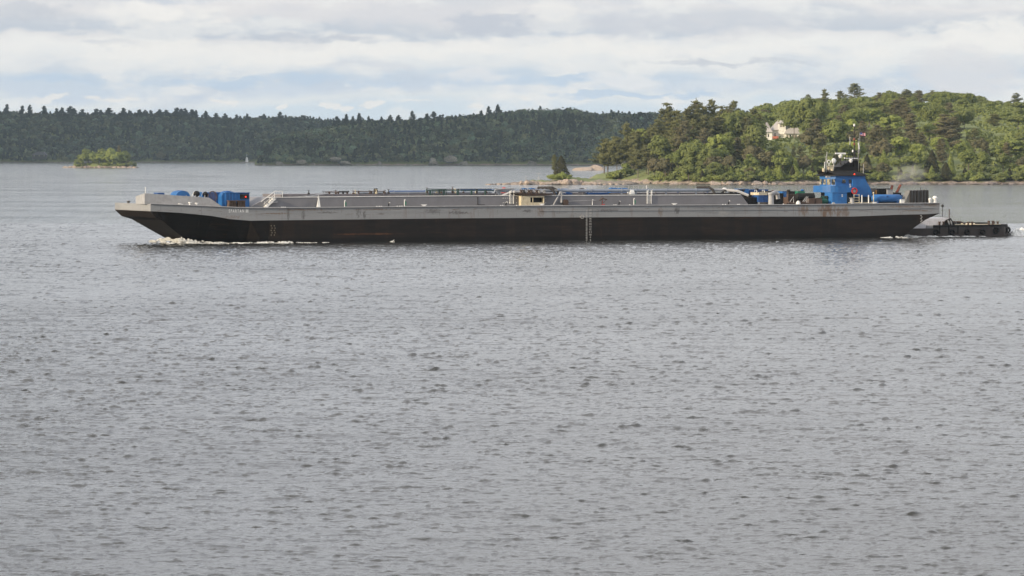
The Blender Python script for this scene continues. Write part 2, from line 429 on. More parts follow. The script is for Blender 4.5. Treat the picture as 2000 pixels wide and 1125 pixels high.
def proto_broad(seed, H=14, Rr=5.0, mat=None, z0=.30, n=30, per=62, sz=.62, squash=1.0):
    rng = np.random.RandomState(seed); cl = []
    cz = H*(z0+1)/2; rz = H*(1-z0)/2
    for i in range(n):
        d = rng.randn(3); d /= np.linalg.norm(d); d[2] = d[2]*.8+.12
        f = rng.uniform(.45, .86)
        w = 1-.28*max(0, d[2])-.15*max(0, -d[2])
        r = rng.uniform(1.1, 2.15)*Rr/5
        cl.append(((d[0]*Rr*f*w*rng.uniform(.8, 1.1), d[1]*Rr*f*w, cz + d[2]*rz*f*squash), r))
    V, Q = clump_crown(rng, cl, per*25/(Rr*Rr)*(1 if Rr > 3 else .7), sz)
    crown = np_mesh('crown', V, Q, mat)
    limbs = [cl[i] for i in rng.choice(n, min(9, n), replace=False)]
    t = trunk_mb(H, .03*H*.6, rng, limbs)
    return crown, t
def proto_pine(seed, H=22, Lm=4.6, mat=None, z0=.28, sz=.5, dens=1.0, lean=0.0):
    rng = np.random.RandomState(seed); Cs = []; Ns = []; mb = MB()
    mb.tube([(lean*z*z/H, 0, z) for z in np.linspace(0, H, 8)], H*.0165, 7, .05)
    z = H*z0
    while z < H*.985:
        f = (z/H-z0)/(1-z0)
        prof = (1-f)**.62*min(1, .55+f*2.2)
        for b in range(rng.randint(3, 6)):
            a = rng.uniform(0, 2*math.pi); L = Lm*prof*rng.uniform(.45, 1.25)+.5
            up = rng.uniform(.02, .30)+f*.5
            dx, dy = math.cos(a), math.sin(a); x0 = lean*z*z/H
            tip = np.array([x0+dx*L, dy*L, z+up*L])
            mb.tube([(x0, 0, z), (x0+dx*L*.5, dy*L*.5, z+up*L*.3), tuple(tip)], .09+.01*L, 4, .03)
            k = max(2, int(L*1.5))
            for q in range(k):
                s = .3+.75*(q+rng.rand())/k
                c = np.array([x0+dx*L*s, dy*L*s, z+up*L*s*.9]) + rng.randn(3)*[.3, .3, .1]
                nn = int(16*dens); d = rng.randn(nn, 3)
                P = c + d*np.array([.50, .50, .20])*(.65+.14*L*.5)
                Cs.append(P); Ns.append(np.array([dx*.75, dy*.75, .45]) + rng.randn(nn, 3)*.45)
        z += rng.uniform(.6, 1.15)*(H/22)
    Cs.append(np.array([lean*H, 0, H*.985]) + rng.randn(30, 3)*[.25, .25, .5]); Ns.append(rng.randn(30, 3)+[0, 0, .5])
    V, Q = quads(np.concatenate(Cs), np.concatenate(Ns), sz, rng, .5)
    return np_mesh('crown', V, Q, mat), mb
def proto_cone(seed, H=8, Rr=2.0, mat=None, n=3000, sz=.34):
    rng = np.random.RandomState(seed)
    h = rng.rand(n)**1.25; a = rng.rand(n)*2*np.pi
    rad = Rr*(1-h)**.75*(.72+.33*rng.rand(n))*(1+.2*np.sin(a*3+h*9)+.12*np.sin(a*7+h*23))*np.minimum(1, .55+h*4)
    P = np.stack([np.cos(a)*rad, np.sin(a)*rad, .25+h*H*.98], 1)
    Nn = np.stack([np.cos(a), np.sin(a), np.full(n, .5)], 1) + rng.randn(n, 3)*.5
    V, Q = quads(P, Nn, sz, rng)
    mb = MB(); mb.tube([(0, 0, -.3), (0, 0, H*.8)], .16, 6, .05)
    return np_mesh('crown', V, Q, mat), mb
PROTO = {}
def reg(key, cm, H):
    crown, mb = cm
    t = mb.build('trunk', M_bark); COL.objects.unlink(t); tm = t.data; bpy.data.objects.remove(t)
    PROTO.setdefault(key, []).append((crown, tm, H))
for i in range(5): reg('green', proto_broad(10+i, 14, 4.6+.3*i, L_green, z0=.2+.03*i), 14)
for i in range(2): reg('spread', proto_broad(20+i, 13, 7.2, L_green, z0=.24, n=64, per=72), 13)
for i in range(3): reg('bright', proto_broad(30+i, 12, 4.2, L_bright, z0=.15, per=55), 12)
for i in range(4): reg('pine', proto_pine(40+i, 24, 5.4+.3*i, L_pine, z0=.16+.04*i, dens=1.5, sz=.55), 24)
for i in range(3): reg('flatpine', proto_pine(50+i, 17, 5.8, L_pine, z0=.34, dens=2.2, lean=.06*(i-1)), 17)
for i in range(2): reg('brown', proto_pine(60+i, 18, 4.6, L_brown, z0=.15, dens=1.4), 18)
for i in range(3): reg('cedar', proto_cone(70+i, 9, 2.3, L_cedar), 9)
for i in range(2): reg('column', proto_cone(75+i, 8, 1.7, L_bright, 2600), 8)
for i in range(4): reg('shrub', proto_broad(80+i, 4.2, 2.7, L_green, z0=-.15, n=16, per=52, sz=.42), 4.2)
for i in range(2): reg('bshrub', proto_broad(85+i, 3.6, 2.9, L_bright, z0=-.2, n=16, per=55, sz=.4), 3.6)
for i in range(2): reg('olive', proto_broad(90+i, 11, 4.0, L_brown, z0=.12, n=30, per=60, sz=.55), 11)
for i in range(3): reg('farpine', proto_pine(195+i, 24, 6.0+i*.9, L_far2, z0=.15+.05*i, sz=1.0, dens=1.3, lean=.08*(i-1)), 24)
for i in range(2): reg('fartree', proto_broad(98+i, 12, 5.0, L_far, z0=.1, n=26, per=40, sz=.9), 12)

for i in range(1): reg('umbrella', proto_broad(120, 14, 6.4, L_green, z0=.2, n=54, per=64), 14)
def tree(kind, p, H, label, cat='tree', group=None, name=None, wide=1.0, k=None, parts=True, rz=None):
    pr = PROTO[kind]; crown, tm, H0 = pr[random.randrange(len(pr)) if k is None else k]
    s = H/H0
    e = empty(name or {'pine': 'pine_tree', 'flatpine': 'pine_tree', 'farpine': 'pine_tree', 'brown': 'pine_tree', 'cedar': 'cedar_tree', 'shrub': 'shrub', 'bshrub': 'shrub'}.get(kind, 'broadleaf_tree'), p,
              random.uniform(0, 6.28) if rz is None else rz)
    e.scale = (s*wide, s*wide, s)
    tag(e, label, cat, group)
    link('crown', crown, e); link('trunk', tm, e)
    return e

def canopy(name, fn_pts, per=42, sz=2.3, seed=1, gain=1.15):
    """a far-off wood: thousands of crowns as leaf-clump faces in one mesh; fn_pts gives (x, y, z_base, height, radius, kind)"""
    rng = np.random.RandomState(seed); P = np.array(fn_pts); n = len(P)
    d = rng.randn(n, per, 3); d /= np.linalg.norm(d, axis=2)[..., None]
    d[..., 2] = np.abs(d[..., 2])*1.0 - .25*(rng.rand(n, per) < .35)
    rad = P[:, 4][:, None]; h = P[:, 3][:, None]
    # conifers (kind 1) taper upward
    kz = P[:, 5][:, None]; f = np.clip(d[..., 2], 0, 1)
    t = rng.rand(n, per)
    taper = np.where(kz > .5, 1-t**1.3*.9, 1.0); bump = .8+.35*rng.rand(n, per)
    x = P[:, 0][:, None] + d[..., 0]*rad*bump*taper
    y = P[:, 1][:, None] + d[..., 1]*rad*bump*taper
    z = P[:, 2][:, None] + np.where(kz > .5, h*(.35+.65*t), h*.55 + d[..., 2]*h*.45*bump)
    C = np.stack([x, y, z], -1).reshape(-1, 3)
    Nn = (d + rng.randn(n, per, 3)*.28).reshape(-1, 3)
    V, Q = quads(C, Nn, sz, rng, .8)
    mi = np.repeat((P[:, 5] > .5).astype(int), per)
    me = np_mesh(name, V, Q, [L_far, L_far2], mi=mi)
    tn = gain*np.clip(rng.lognormal(0, .42, n), .4, 2.2); hue = rng.uniform(-.15, .22, n)      # every crown its own tone
    col = np.stack([tn*(1+hue), tn, tn*(1-hue*.5), np.ones(n)], 1).astype(np.float32)
    ca = me.attributes.new('tint', 'FLOAT_COLOR', 'FACE'); ca.data.foreach_set('color', np.repeat(col, per, 0).ravel())
    return link(name, me)
def fbm(x, y, s=1.0, o=3):
    v = 0; a = 1
    for i in range(o):
        v += a*mnoise.noise(Vector((x*s, y*s, 3.7*i))); a *= .5; s *= 2.1
    return v

def rock_mat(name, c1, c2, c3, sc=.6):
    m, nt, p = new_mat(name)
    v = mapping(nt, (1, 1, 2.2)); n = noise_n(nt, v, sc, 7, .65); n2 = noise_n(nt, v, sc*3.1, 5, .7)
    c = mix(nt, ramp(nt, n, [(.36, 0), (.62, 1)]), c1, c2)
    c = mix(nt, ramp(nt, n2, [(.49, 0), (.58, 1)]), c, c3)
    nt.links.new(c, p.inputs['Base Color']); p.inputs['Roughness'].default_value = .9
    b = N(nt, 'Bump'); b.inputs['Distance'].default_value = .6; nt.links.new(n2, b.inputs['Height']); nt.links.new(b.outputs[0], p.inputs['Normal'])
    return m
M_rock = rock_mat('pink_granite', (.38, .30, .25), (.52, .44, .36), (.16, .11, .09))
M_rockw = rock_mat('pale_granite', (.40, .33, .28), (.56, .48, .41), (.16, .10, .07), .9)
M_rockd = rock_mat('shaded_granite', (.20, .16, .15), (.30, .25, .23), (.10, .08, .07))  # darker granite copy: tree shade along the right shore put into its colour
M_rockf = rock_mat('distant_rock', (.17, .155, .13), (.26, .235, .19), (.06, .07, .045), .2)
def ground_mat(name='island_ground', rocky=.5):
    m, nt, p = new_mat(name)
    g = N(nt, 'NewGeometry'); sp = N(nt, 'SeparateXYZ'); nt.links.new(g.outputs['Position'], sp.inputs[0])
    n = noise_n(nt, g.outputs['Position'], .12, 6, .6); n2 = noise_n(nt, g.outputs['Position'], .9, 5, .7)
    grass = mix(nt, n2, (.12, .15, .05), (.21, .235, .08))
    rock = mix(nt, ramp(nt, n2, [(.4, 0), (.6, 1)]), (.14, .11, .09), (.38, .31, .25))
    hgt = mth(nt, 'ADD', sp.outputs[2], mth(nt, 'MULTIPLY', mth(nt, 'SUBTRACT', n, .5), 5))
    c = mix(nt, ramp(nt, mth(nt, 'DIVIDE', hgt, 4, clamp=True), [(.28, 0), (.42, 1)]), rock, grass)
    wet = ramp(nt, mth(nt, 'DIVIDE', sp.outputs[2], 1.0, clamp=True), [(.25, .22), (.5, 1)])
    c = mix(nt, 1.0, c, wet, 'MULTIPLY')
    nt.links.new(c, p.inputs['Base Color']); p.inputs['Roughness'].default_value = .9
    b = N(nt, 'Bump'); b.inputs['Distance'].default_value = .5; nt.links.new(n2, b.inputs['Height']); nt.links.new(b.outputs[0], p.inputs['Normal'])
    return m
M_ground = ground_mat()

def rock(p, rx, ry, rz, mat, label, group, seed, name='boulder', cat='rock'):
    V = []; Fc = []; n, m = 18, 10
    mb = MB(); mb.ball((0, 0, 0), 1, n=n, m=m)
    rnd = random.Random(seed)
    pl = []
    for _ in range(9):                                   # facet it with random cutting planes
        d = Vector((rnd.gauss(0, 1), rnd.gauss(0, 1), abs(rnd.gauss(0, .8)))).normalized(); pl.append((d, rnd.uniform(.34, .82)))
    out = []
    for v in mb.v:
        q = Vector(v)*(1+.22*mnoise.noise(Vector(v)*1.7+Vector((seed, 0, 0))))
        for d, h in pl:
            e = q.dot(d)-h
            if e > 0: q -= d*e*.95
        out.append((q.x*rx, q.y*ry, q.z*rz))
    mb.v = out
    o = mb.build(name, mat, smooth=False); o.location = p; o.rotation_euler[2] = rnd.uniform(-.25, .25)
    return tag(o, label, cat, group)

# ------------------------------------------------------------------ far hills
def ridge(name, px0, px1, shoreY, depth, env, step, rows, seed, hm=(9, 14), pine=.25):
    """terrain sheet plus its wood"""
    def zc(px, Y): return at(px, interp(px, env), Y).z
    nx, ny = 90, 12; V = []; Fc = []
    def gz(x, t):
        px = 1000 + F*x/(shoreY+depth)
        top = max(1.5, zc(px, shoreY+depth) - 11)
        return top*(1-(1-t)**2.0) + .5
    x0 = (px0-1000)/F*(shoreY); x1 = (px1-1000)/F*(shoreY+depth)
    for j in range(ny+1):
        t = j/ny
        for i in range(nx+1):
            x = x0 + (x1-x0)*i/nx; V.append((x, shoreY + depth*t, (gz(x, t)+2*fbm(x*.01, t*4)) if 0 < j else -1))
    for i in range(nx+1):
        x = x0 + (x1-x0)*i/nx; V.append((x, shoreY+depth+500, -1))
    for j in range(ny+1):
        for i in range(nx): a = j*(nx+1)+i; Fc.append((a, a+1, a+nx+2, a+nx+1))
    o = link(name+'', np_mesh(name, V, Fc, M_ground, smooth=True)); tag(o, kind='structure')
    rnd = random.Random(seed); pts = []
    for j in range(rows):
        t = ((j+.3)/rows)**1.15
        x = x0
        while x < x1:
            x += step*rnd.uniform(.75, 1.25)
            Y = shoreY + 6 + (depth-6)*t + rnd.uniform(-4, 4)
            px = 1000 + F*x/Y
            sp = fbm(x*.012, t*3+seed, 1)
            k = 1 if rnd.random() < pine + .5*sp else 0
            h = rnd.uniform(*hm)*(1.2 if k else 1)*(1+.25*fbm(x*.02, t*7+9)); r = rnd.uniform(4.0, 7.5)*(.6 if k else 1)
            zb = gz(x, min(1, t))
            if t < .06: h *= rnd.uniform(.5, .9)
            topz = at(px, interp(px, env), Y).z + rnd.uniform(-3, 1.0) + (rnd.uniform(0, 4) if k and t > .8 else 0)
            if zb + h > topz: zb = topz - h
            pts.append((x, Y, max(.3, zb), h, r, k))
    return pts
ENV_B = [(-200, 214), (0, 222), (60, 226), (100, 229), (180, 230), (260, 228), (330, 230), (400, 236), (460, 243), (540, 247), (620, 244), (700, 246), (900, 250), (1300, 240), (2200, 240)]
ENV_P = [(494, 312), (500, 282), (540, 266), (580, 256), (640, 246), (700, 240), (760, 236), (830, 232), (880, 228), (930, 223), (990, 216), (1030, 213), (1080, 214), (1110, 211), (1135, 215), (1160, 221), (1200, 219), (1240, 221), (1300, 219), (1500, 220)]
ENV_B = [(-200, 214), (0, 217), (60, 219), (100, 221), (180, 222), (300, 221), (360, 222), (400, 228), (460, 230), (500, 229), (570, 228), (620, 232), (660, 234), (760, 234), (900, 246), (1300, 240), (2200, 240)]
pb = ridge('far_hills', -150, 1300, 5778, 300, ENV_B, 7.5, 26, 1)
tag(canopy('far_woods', pb, 40, 2.7, 2), 'dark mixed forest covering the long ridge across the water at left', 'forest', kind='stuff')
pp = ridge('wooded_headland', 496, 1520, 4520, 280, ENV_P, 6.6, 28, 4)
tag(canopy('headland_woods', pp, 44, 2.2, 5, 1.5), 'dark green forest covering the middle headland behind the barge', 'forest', kind='stuff')
# single tall pines breaking the far skyline: (px, py of top)
for px, py in [(12, 204), (42, 207), (58, 205), (87, 207), (112, 212), (123, 210), (137, 208), (143, 212), (160, 214), (186, 213), (197, 215), (212, 211), (243, 211), (255, 217), (270, 214), (283, 215), (296, 216), (313, 214), (326, 215), (343, 211), (352, 213), (362, 212), (375, 214), (383, 215), (402, 217), (423, 221), (440, 222), (463, 224), (484, 222), (516, 223), (548, 219), (596, 226)]:
    Yp = 6010; t = at(px, py, Yp); H = random.uniform(20, 25)
    tree('farpine', (t.x, Yp, t.z-H), H, 'dark pine rising above the skyline of the far ridge at left', 'tree', 'pines on the skyline of the far ridge', wide=random.uniform(.65, 1.4))
for px, py in [(657, 228), (675, 223), (688, 227), (703, 221), (720, 227), (745, 228), (762, 225), (778, 225), (806, 217), (832, 222), (847, 218), (955, 208), (972, 204), (938, 216)]:
    Yp = 4770; t = at(px, py, Yp); H = random.uniform(15, 20)
    tree('farpine', (t.x, Yp, t.z-H), H, 'dark pine rising above the skyline of the middle headland', 'tree', 'pines on the skyline of the middle headland', wide=random.uniform(.65, 1.3))
g = at(316, 317, 5700)
tree('olive', (g.x, 5690, 0), 17, 'lone round olive tree at the water edge before the far ridge', wide=1.15)
tree('fartree', (g.x+6, 5692, 0), 12, 'small dark tree close behind the lone round olive tree', wide=1.3)
# rock outcrops at the foot of the headland
k = 0
for px, py, w, h in [(515, 318, 12, 4), (545, 316, 20, 6), (590, 314, 24, 9), (612, 318, 14, 5), (655, 306, 22, 10), (675, 314, 26, 8), (742, 316, 16, 8), (845, 312, 26, 12), (880, 306, 26, 13), (905, 315, 22, 10), (1040, 316, 22, 9), (700, 319, 20, 4), (800, 320, 30, 3), (960, 321, 30, 2.5)]:
    Y = 4517; p = at(px, py, Y)
    rock((p.x, Y+3, p.z-h/8*.2-2), w*.5*.62, 7, h*.5*.62+1.2, M_rockf, 'bare grey rock face at the foot of the middle headland', 'rock faces along the foot of the headland', 200+k, 'rock_outcrop'); k += 1
# low shore strip of the far ridge, navigation light, cottage
mb = MB()
for i in range(60):
    x = (-1000+i*22)/F*5770*1.0; mb.ball(((-150+i*11-1000)/F*5772, 5772, .2), 5, 3, random.uniform(.8, 1.8), 8, 6)
tag(mb.build('shore_rocks', M_rockf), 'thin line of rocks along the waterline of the far ridge', 'rocks', kind='stuff')
def nav_light():
    p = at(482, 316, 5600); e = empty('navigation_light', (p.x, 5600, 0))
    tag(e, 'slim white navigation light tower at the tip of the far shore', 'light tower')
    b = MB(); b.ball((0, 0, 0), 10, 5, 1.5, 10, 6); b.build('base_rock', M_rockf, e)
    b = MB(); b.lathe((0, 0, 0), [(2.2, 1.0), (1.9, 4), (1.0, 8)], 12); b.build('tower', M_white, e, True)
    b = MB(); b.lathe((0, 0, 0), [(.35, 8), (.35, 10.5), (.8, 10.5), (.8, 11.5), (.1, 12)], 10); b.build('lantern', M_lgrey, e)
nav_light()
def cottage():
    Y = 5765; p = at(78, 308, Y); e = empty('cottage', (p.x, Y, p.z-2))
    tag(e, 'dim grey cottage half hidden among the trees of the far shore', 'house')
    b = MB(); b.box(-11, 9, 0, 9, 0, 6); b.build('wall', paint('weathered_boards', (.05, .05, .045), .8), e)
    b = MB(); b.prism([(-12, 6), (10, 6), (5, 10.5), (-4, 10.5)], -1, 10); b.build('roof', paint('grey_shingles', (.13, .13, .135), .8), e)
    for x in (-9, -2, 5):
        b = MB(); b.box(x, x+2, -.1, .1, 4, 6.5); b.build('window', M_glass, e)
cottage()

# ------------------------------------------------------------------ small islet at left
def islet():
    Y = 3714; c = ground(194, 328)
    nx, ny = 60, 24; V = []; Fc = []
    for j in range(ny+1):
        for i in range(nx+1):
            a, b = i/nx*2-1, j/ny*2-1
            x = a*37; y = b*13
            r = math.sqrt(min(1, a*a+b*b*1.0))
            h = 5.0*(1-r**2.2)*(1-.6*abs(a)) + 2.4*fbm(x*.10, y*.25, 1, 4)*(1-r*.6) - .5*(r > .9)
            if r >= .999: h = -1
            V.append((c.x+x, Y+13+y, h))
    for j in range(ny):
        for i in range(nx): q = j*(nx+1)+i; Fc.append((q, q+1, q+nx+2, q+nx+1))
    tag(link('islet', np_mesh('islet', V, Fc, M_ground, smooth=False)), kind='structure')
    for k, (px, py, kind, H, w, lab) in enumerate([
            (172, 292, 'green', 12.5, 1.15, 'leftmost large rounded tree on the small rocky islet'),
            (190, 290, 'bright', 14, 1.2, 'tallest rounded tree in the left half of the small islet'),
            (205, 291, 'green', 13.5, 1.1, 'rounded tree at the dip in the middle of the small islet'),
            (224, 290, 'bright', 14.5, 1.2, 'yellow green tree right of the dip on the small islet'),
            (232, 284, 'brown', 17, .55, 'thin pointed tree sticking out above the crowns of the small islet'),
            (240, 295, 'green', 13, 1.1, 'rightmost large rounded tree on the small rocky islet'),
            (158, 305, 'green', 8, 1.3, 'low round tree at the left edge of the islet clump'),
            (247, 310, 'olive', 7, 1.3, 'low brownish tree at the right edge of the islet clump')]):
        Yt = Y + 8 + (k % 3)*5; t = at(px, py, Yt)
        tree({'green': 'shrub', 'bright': 'bshrub'}.get(kind, kind), (t.x, Yt, max(.5, t.z-H)), H, lab, wide=w*(.98 if kind in ('green', 'bright') else 1), name='broadleaf_tree' if kind != 'brown' else None)
    for i in range(12):
        px = 150 + i*9.5; Yt = Y+5+random.uniform(0, 4); t = at(px, 318, Yt)
        tree('bshrub' if i % 3 == 0 else 'shrub', (t.x, Yt, 1.2), random.uniform(3.5, 5.5), 'low bush under the trees along the front of the small islet', 'bush', 'low bushes on the small islet', wide=1.4)
    tree('shrub', (at(263, 325, Y+9).x, Y+9, .8), 4.6, 'single small bush at the right tip of the small islet', 'bush')
    tree('flatpine', (at(150, 320, Y+10).x, Y+10, 1.2), 6.5, 'thin scraggy little tree at the left end of the islet', wide=.6)
    for i in range(15):
        px = 127 + i*9.6; p = at(px, 327, Y+1)
        rock((p.x, Y+1+random.uniform(0, 3), .5), random.uniform(1.5, 4), 2, random.uniform(1.0, 2.6)*(1 if i % 3 else .6), M_rockw if i in (0, 3) else M_rock, 'granite boulder at the waterline of the small islet', 'boulders round the small islet', 300+i)
islet()

# ------------------------------------------------------------------ right island
CAP = [(1160, 2), (1200, 4), (1250, 7), (1300, 10), (1400, 12), (1450, 15), (1490, 24), (1560, 30), (1600, 34), (1700, 40), (1760, 43), (1900, 42), (2000, 38), (2200, 36)]
SHY = [(1140, 1900), (1170, 1850), (1200, 1830), (1260, 1790), (1320, 1745), (1400, 1722), (1500, 1722), (1600, 1728), (1700, 1735), (2000, 1735), (2300, 1740)]
def gz(x, Y):
    px = 1000 + F*x/Y; d = Y - interp(px, SHY); cap = interp(px, CAP)
    if d < 0: return -1.2
    z = cap*(1-math.exp(-d*.15/cap)) + .6*min(1, d/3)
    if px < 1480: z -= max(0, d-140)*.12
    z -= max(0, d-1050)*.1
    if px < 1165: z -= (1165-px)*.12
    return max(-1.2, z + .5*fbm(x*.08, Y*.08)*min(1, d/10) + .9*fbm(x*.25, Y*.3)*math.exp(-d/14))
def island():
    rowsY = [1700+i*2.5 for i in range(60)] + [1850+i*12 for i in range(25)] + [2150+i*45 for i in range(26)]
    px = [1120+i*3.2 for i in range(330)]
    V = []; Fc = []; n = len(px)
    for Y in rowsY:
        for q in px: x = (q-1000)/F*Y; V.append((x, Y, gz(x, Y)))
    for j in range(len(rowsY)-1):
        for i in range(n-1): a = j*n+i; Fc.append((a, a+1, a+n+1, a+n))
    tag(link('island', np_mesh('island', V, Fc, M_ground, smooth=False)), kind='structure')
island()
def spit():
    """low granite spit running left from the island"""
    nx, ny = 90, 16; V = []; Fc = []
    HT = [(948, -.3), (960, .35), (1000, .7), (1030, 1.6), (1050, 1.9), (1075, 1.5), (1085, 2.2), (1110, 3.0), (1130, 2.6), (1160, 2.2), (1185, 2.2), (1235, .8), (1250, -.3)]
    for j in range(ny+1):
        for i in range(nx+1):
            px = 945 + (1255-945)*i/nx; t = j/ny; Y = 1712 + t*interp(px, [(945, 8), (1060, 35), (1120, 80), (1250, 95)])
            s = math.sin(math.pi*min(1, t*1.02))**.5 if 0 < j < ny else 0
            h = interp(px, HT)*(.45+.55*min(1, t*2.6)) * s + .55*fbm((px)*.11, Y*.12, 1, 4)*s
            if j in (0, ny) or i in (0, nx): h = -1
            V.append(((px-1000)/F*Y, Y, h))
    for j in range(ny):
        for i in range(nx): q = j*(nx+1)+i; Fc.append((q, q+1, q+nx+2, q+nx+1))
    tag(link('granite_spit', np_mesh('granite_spit', V, Fc, M_ground, smooth=False)), kind='structure')
    k = 0
    for px, py, w, h in [(955, 360, 4, .8), (964, 361, 2, .5), (975, 359, 6, .9), (990, 358, 7, 1.1), (1004, 357, 7, 1.2), (1018, 355, 6, 1.6), (1030, 353, 7, 2.0), (1042, 353, 6, 2.4), (1056, 354, 8, 1.8), (1068, 355, 7, 1.7), (1082, 355, 7, 1.6),
                         (1095, 352, 8, 2.2), (1108, 350, 9, 2.6), (1122, 350, 8, 2.8), (1132, 354, 6, 2.0), (1146, 354, 7, 2.0), (1158, 355, 6, 1.8), (1170, 357, 5, 1.0), (1184, 359, 4, .9), (1194, 358, 4, 1.1), (1206, 359, 4, .8), (1218, 358, 4, 1.0)]:
        Y = 1711+k % 3; p = at(px, py, Y)
        rock((p.x, Y, max(.1, p.z-h*.4)), w*.5*.75, 2.2, h*.7, M_rockw if k % 2 else M_rock, 'sunlit granite boulder on the low spit behind the barge', 'granite boulders on the low spit', 400+k); k += 1
    p = at(1096, 345, 1735)
    tree('cedar', (p.x, 1735, p.z-1.2), 10, 'dark pointed cedar standing alone on the low granite spit', wide=1.55, k=0)
    p = at(1083, 340, 1745)
    tree('flatpine', (p.x, 1745, p.z-1.5), 9.5, 'thin leaning tree just left of the lone dark cedar on the spit', wide=.45, k=0)
    for px, h in ((1076, 2.6), (1085, 3.0), (1094, 3.2), (1103, 3.4), (1110, 2.4)):
        p = at(px, 350, 1728)
        tree('bshrub', (p.x, 1728, p.z-.3), h, 'bright yellow green bush at the foot of the lone cedar', 'bush', 'bright bushes at the foot of the lone cedar', wide=1.0)
    # islet rock beyond
    p = ground(1150, 333)
    rock((p.x-3, p.y+6, .2), 10, 6, 4.2, M_rockw, 'smooth pale rock dome in the water left of the island trees', None, 451, 'rock_islet')
    rock((p.x+7, p.y+8, .2), 9, 6, 4.6, M_rock, 'darker rock dome touching the smooth pale one', None, 452, 'rock_islet')
    # wooden frame stands
    for px, py, hh, lab in ((1052, 352, 3.4, 'bare wooden tripod stand with a crossbar on the granite spit'), (1027, 354, 2.6, 'thin bare post with a short arm left of the tripod stand')):
        p = at(px, py, 1713); e = empty('wooden_stand', (p.x, 1713, p.z-.2)); tag(e, lab, 'stand')
        b = MB(); b.tube([(0, 0, 0), (0, 0, hh)], .09, 6); b.build('post', M_lgrey, e)
        b = MB()
        if hh > 3:
            b.tube([(-1, 0, 0), (0, 0, 1.6)], .09, 5); b.tube([(1, 0, 0), (0, 0, 1.6)], .09, 5); b.tube([(0, 1, 0), (0, 0, 1.6)], .08, 5)
        b.tube([(-1.6 if hh > 3 else -.6, 0, hh*.88), (1.6 if hh > 3 else .6, 0, hh*.9)], .07, 5); b.build('crossbar', M_lgrey, e)
spit()
k = 0
for px in np.arange(1190, 2090, 13.0):       # boulders along the island shore
    Y = interp(px, SHY) + random.uniform(-3, 3); big = 1.35 if 1395 < px < 1500 else 1.0
    px += random.uniform(-6, 6)
    if random.random() < (.05 if big > 1 else .3): continue
    w = random.uniform(2, 5)*big
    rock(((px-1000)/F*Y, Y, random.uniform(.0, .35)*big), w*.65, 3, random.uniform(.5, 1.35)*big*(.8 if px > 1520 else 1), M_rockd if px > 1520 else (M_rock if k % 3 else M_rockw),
         'granite boulder at the waterline along the wooded island', 'granite boulders along the island shore', 500+k); k += 1

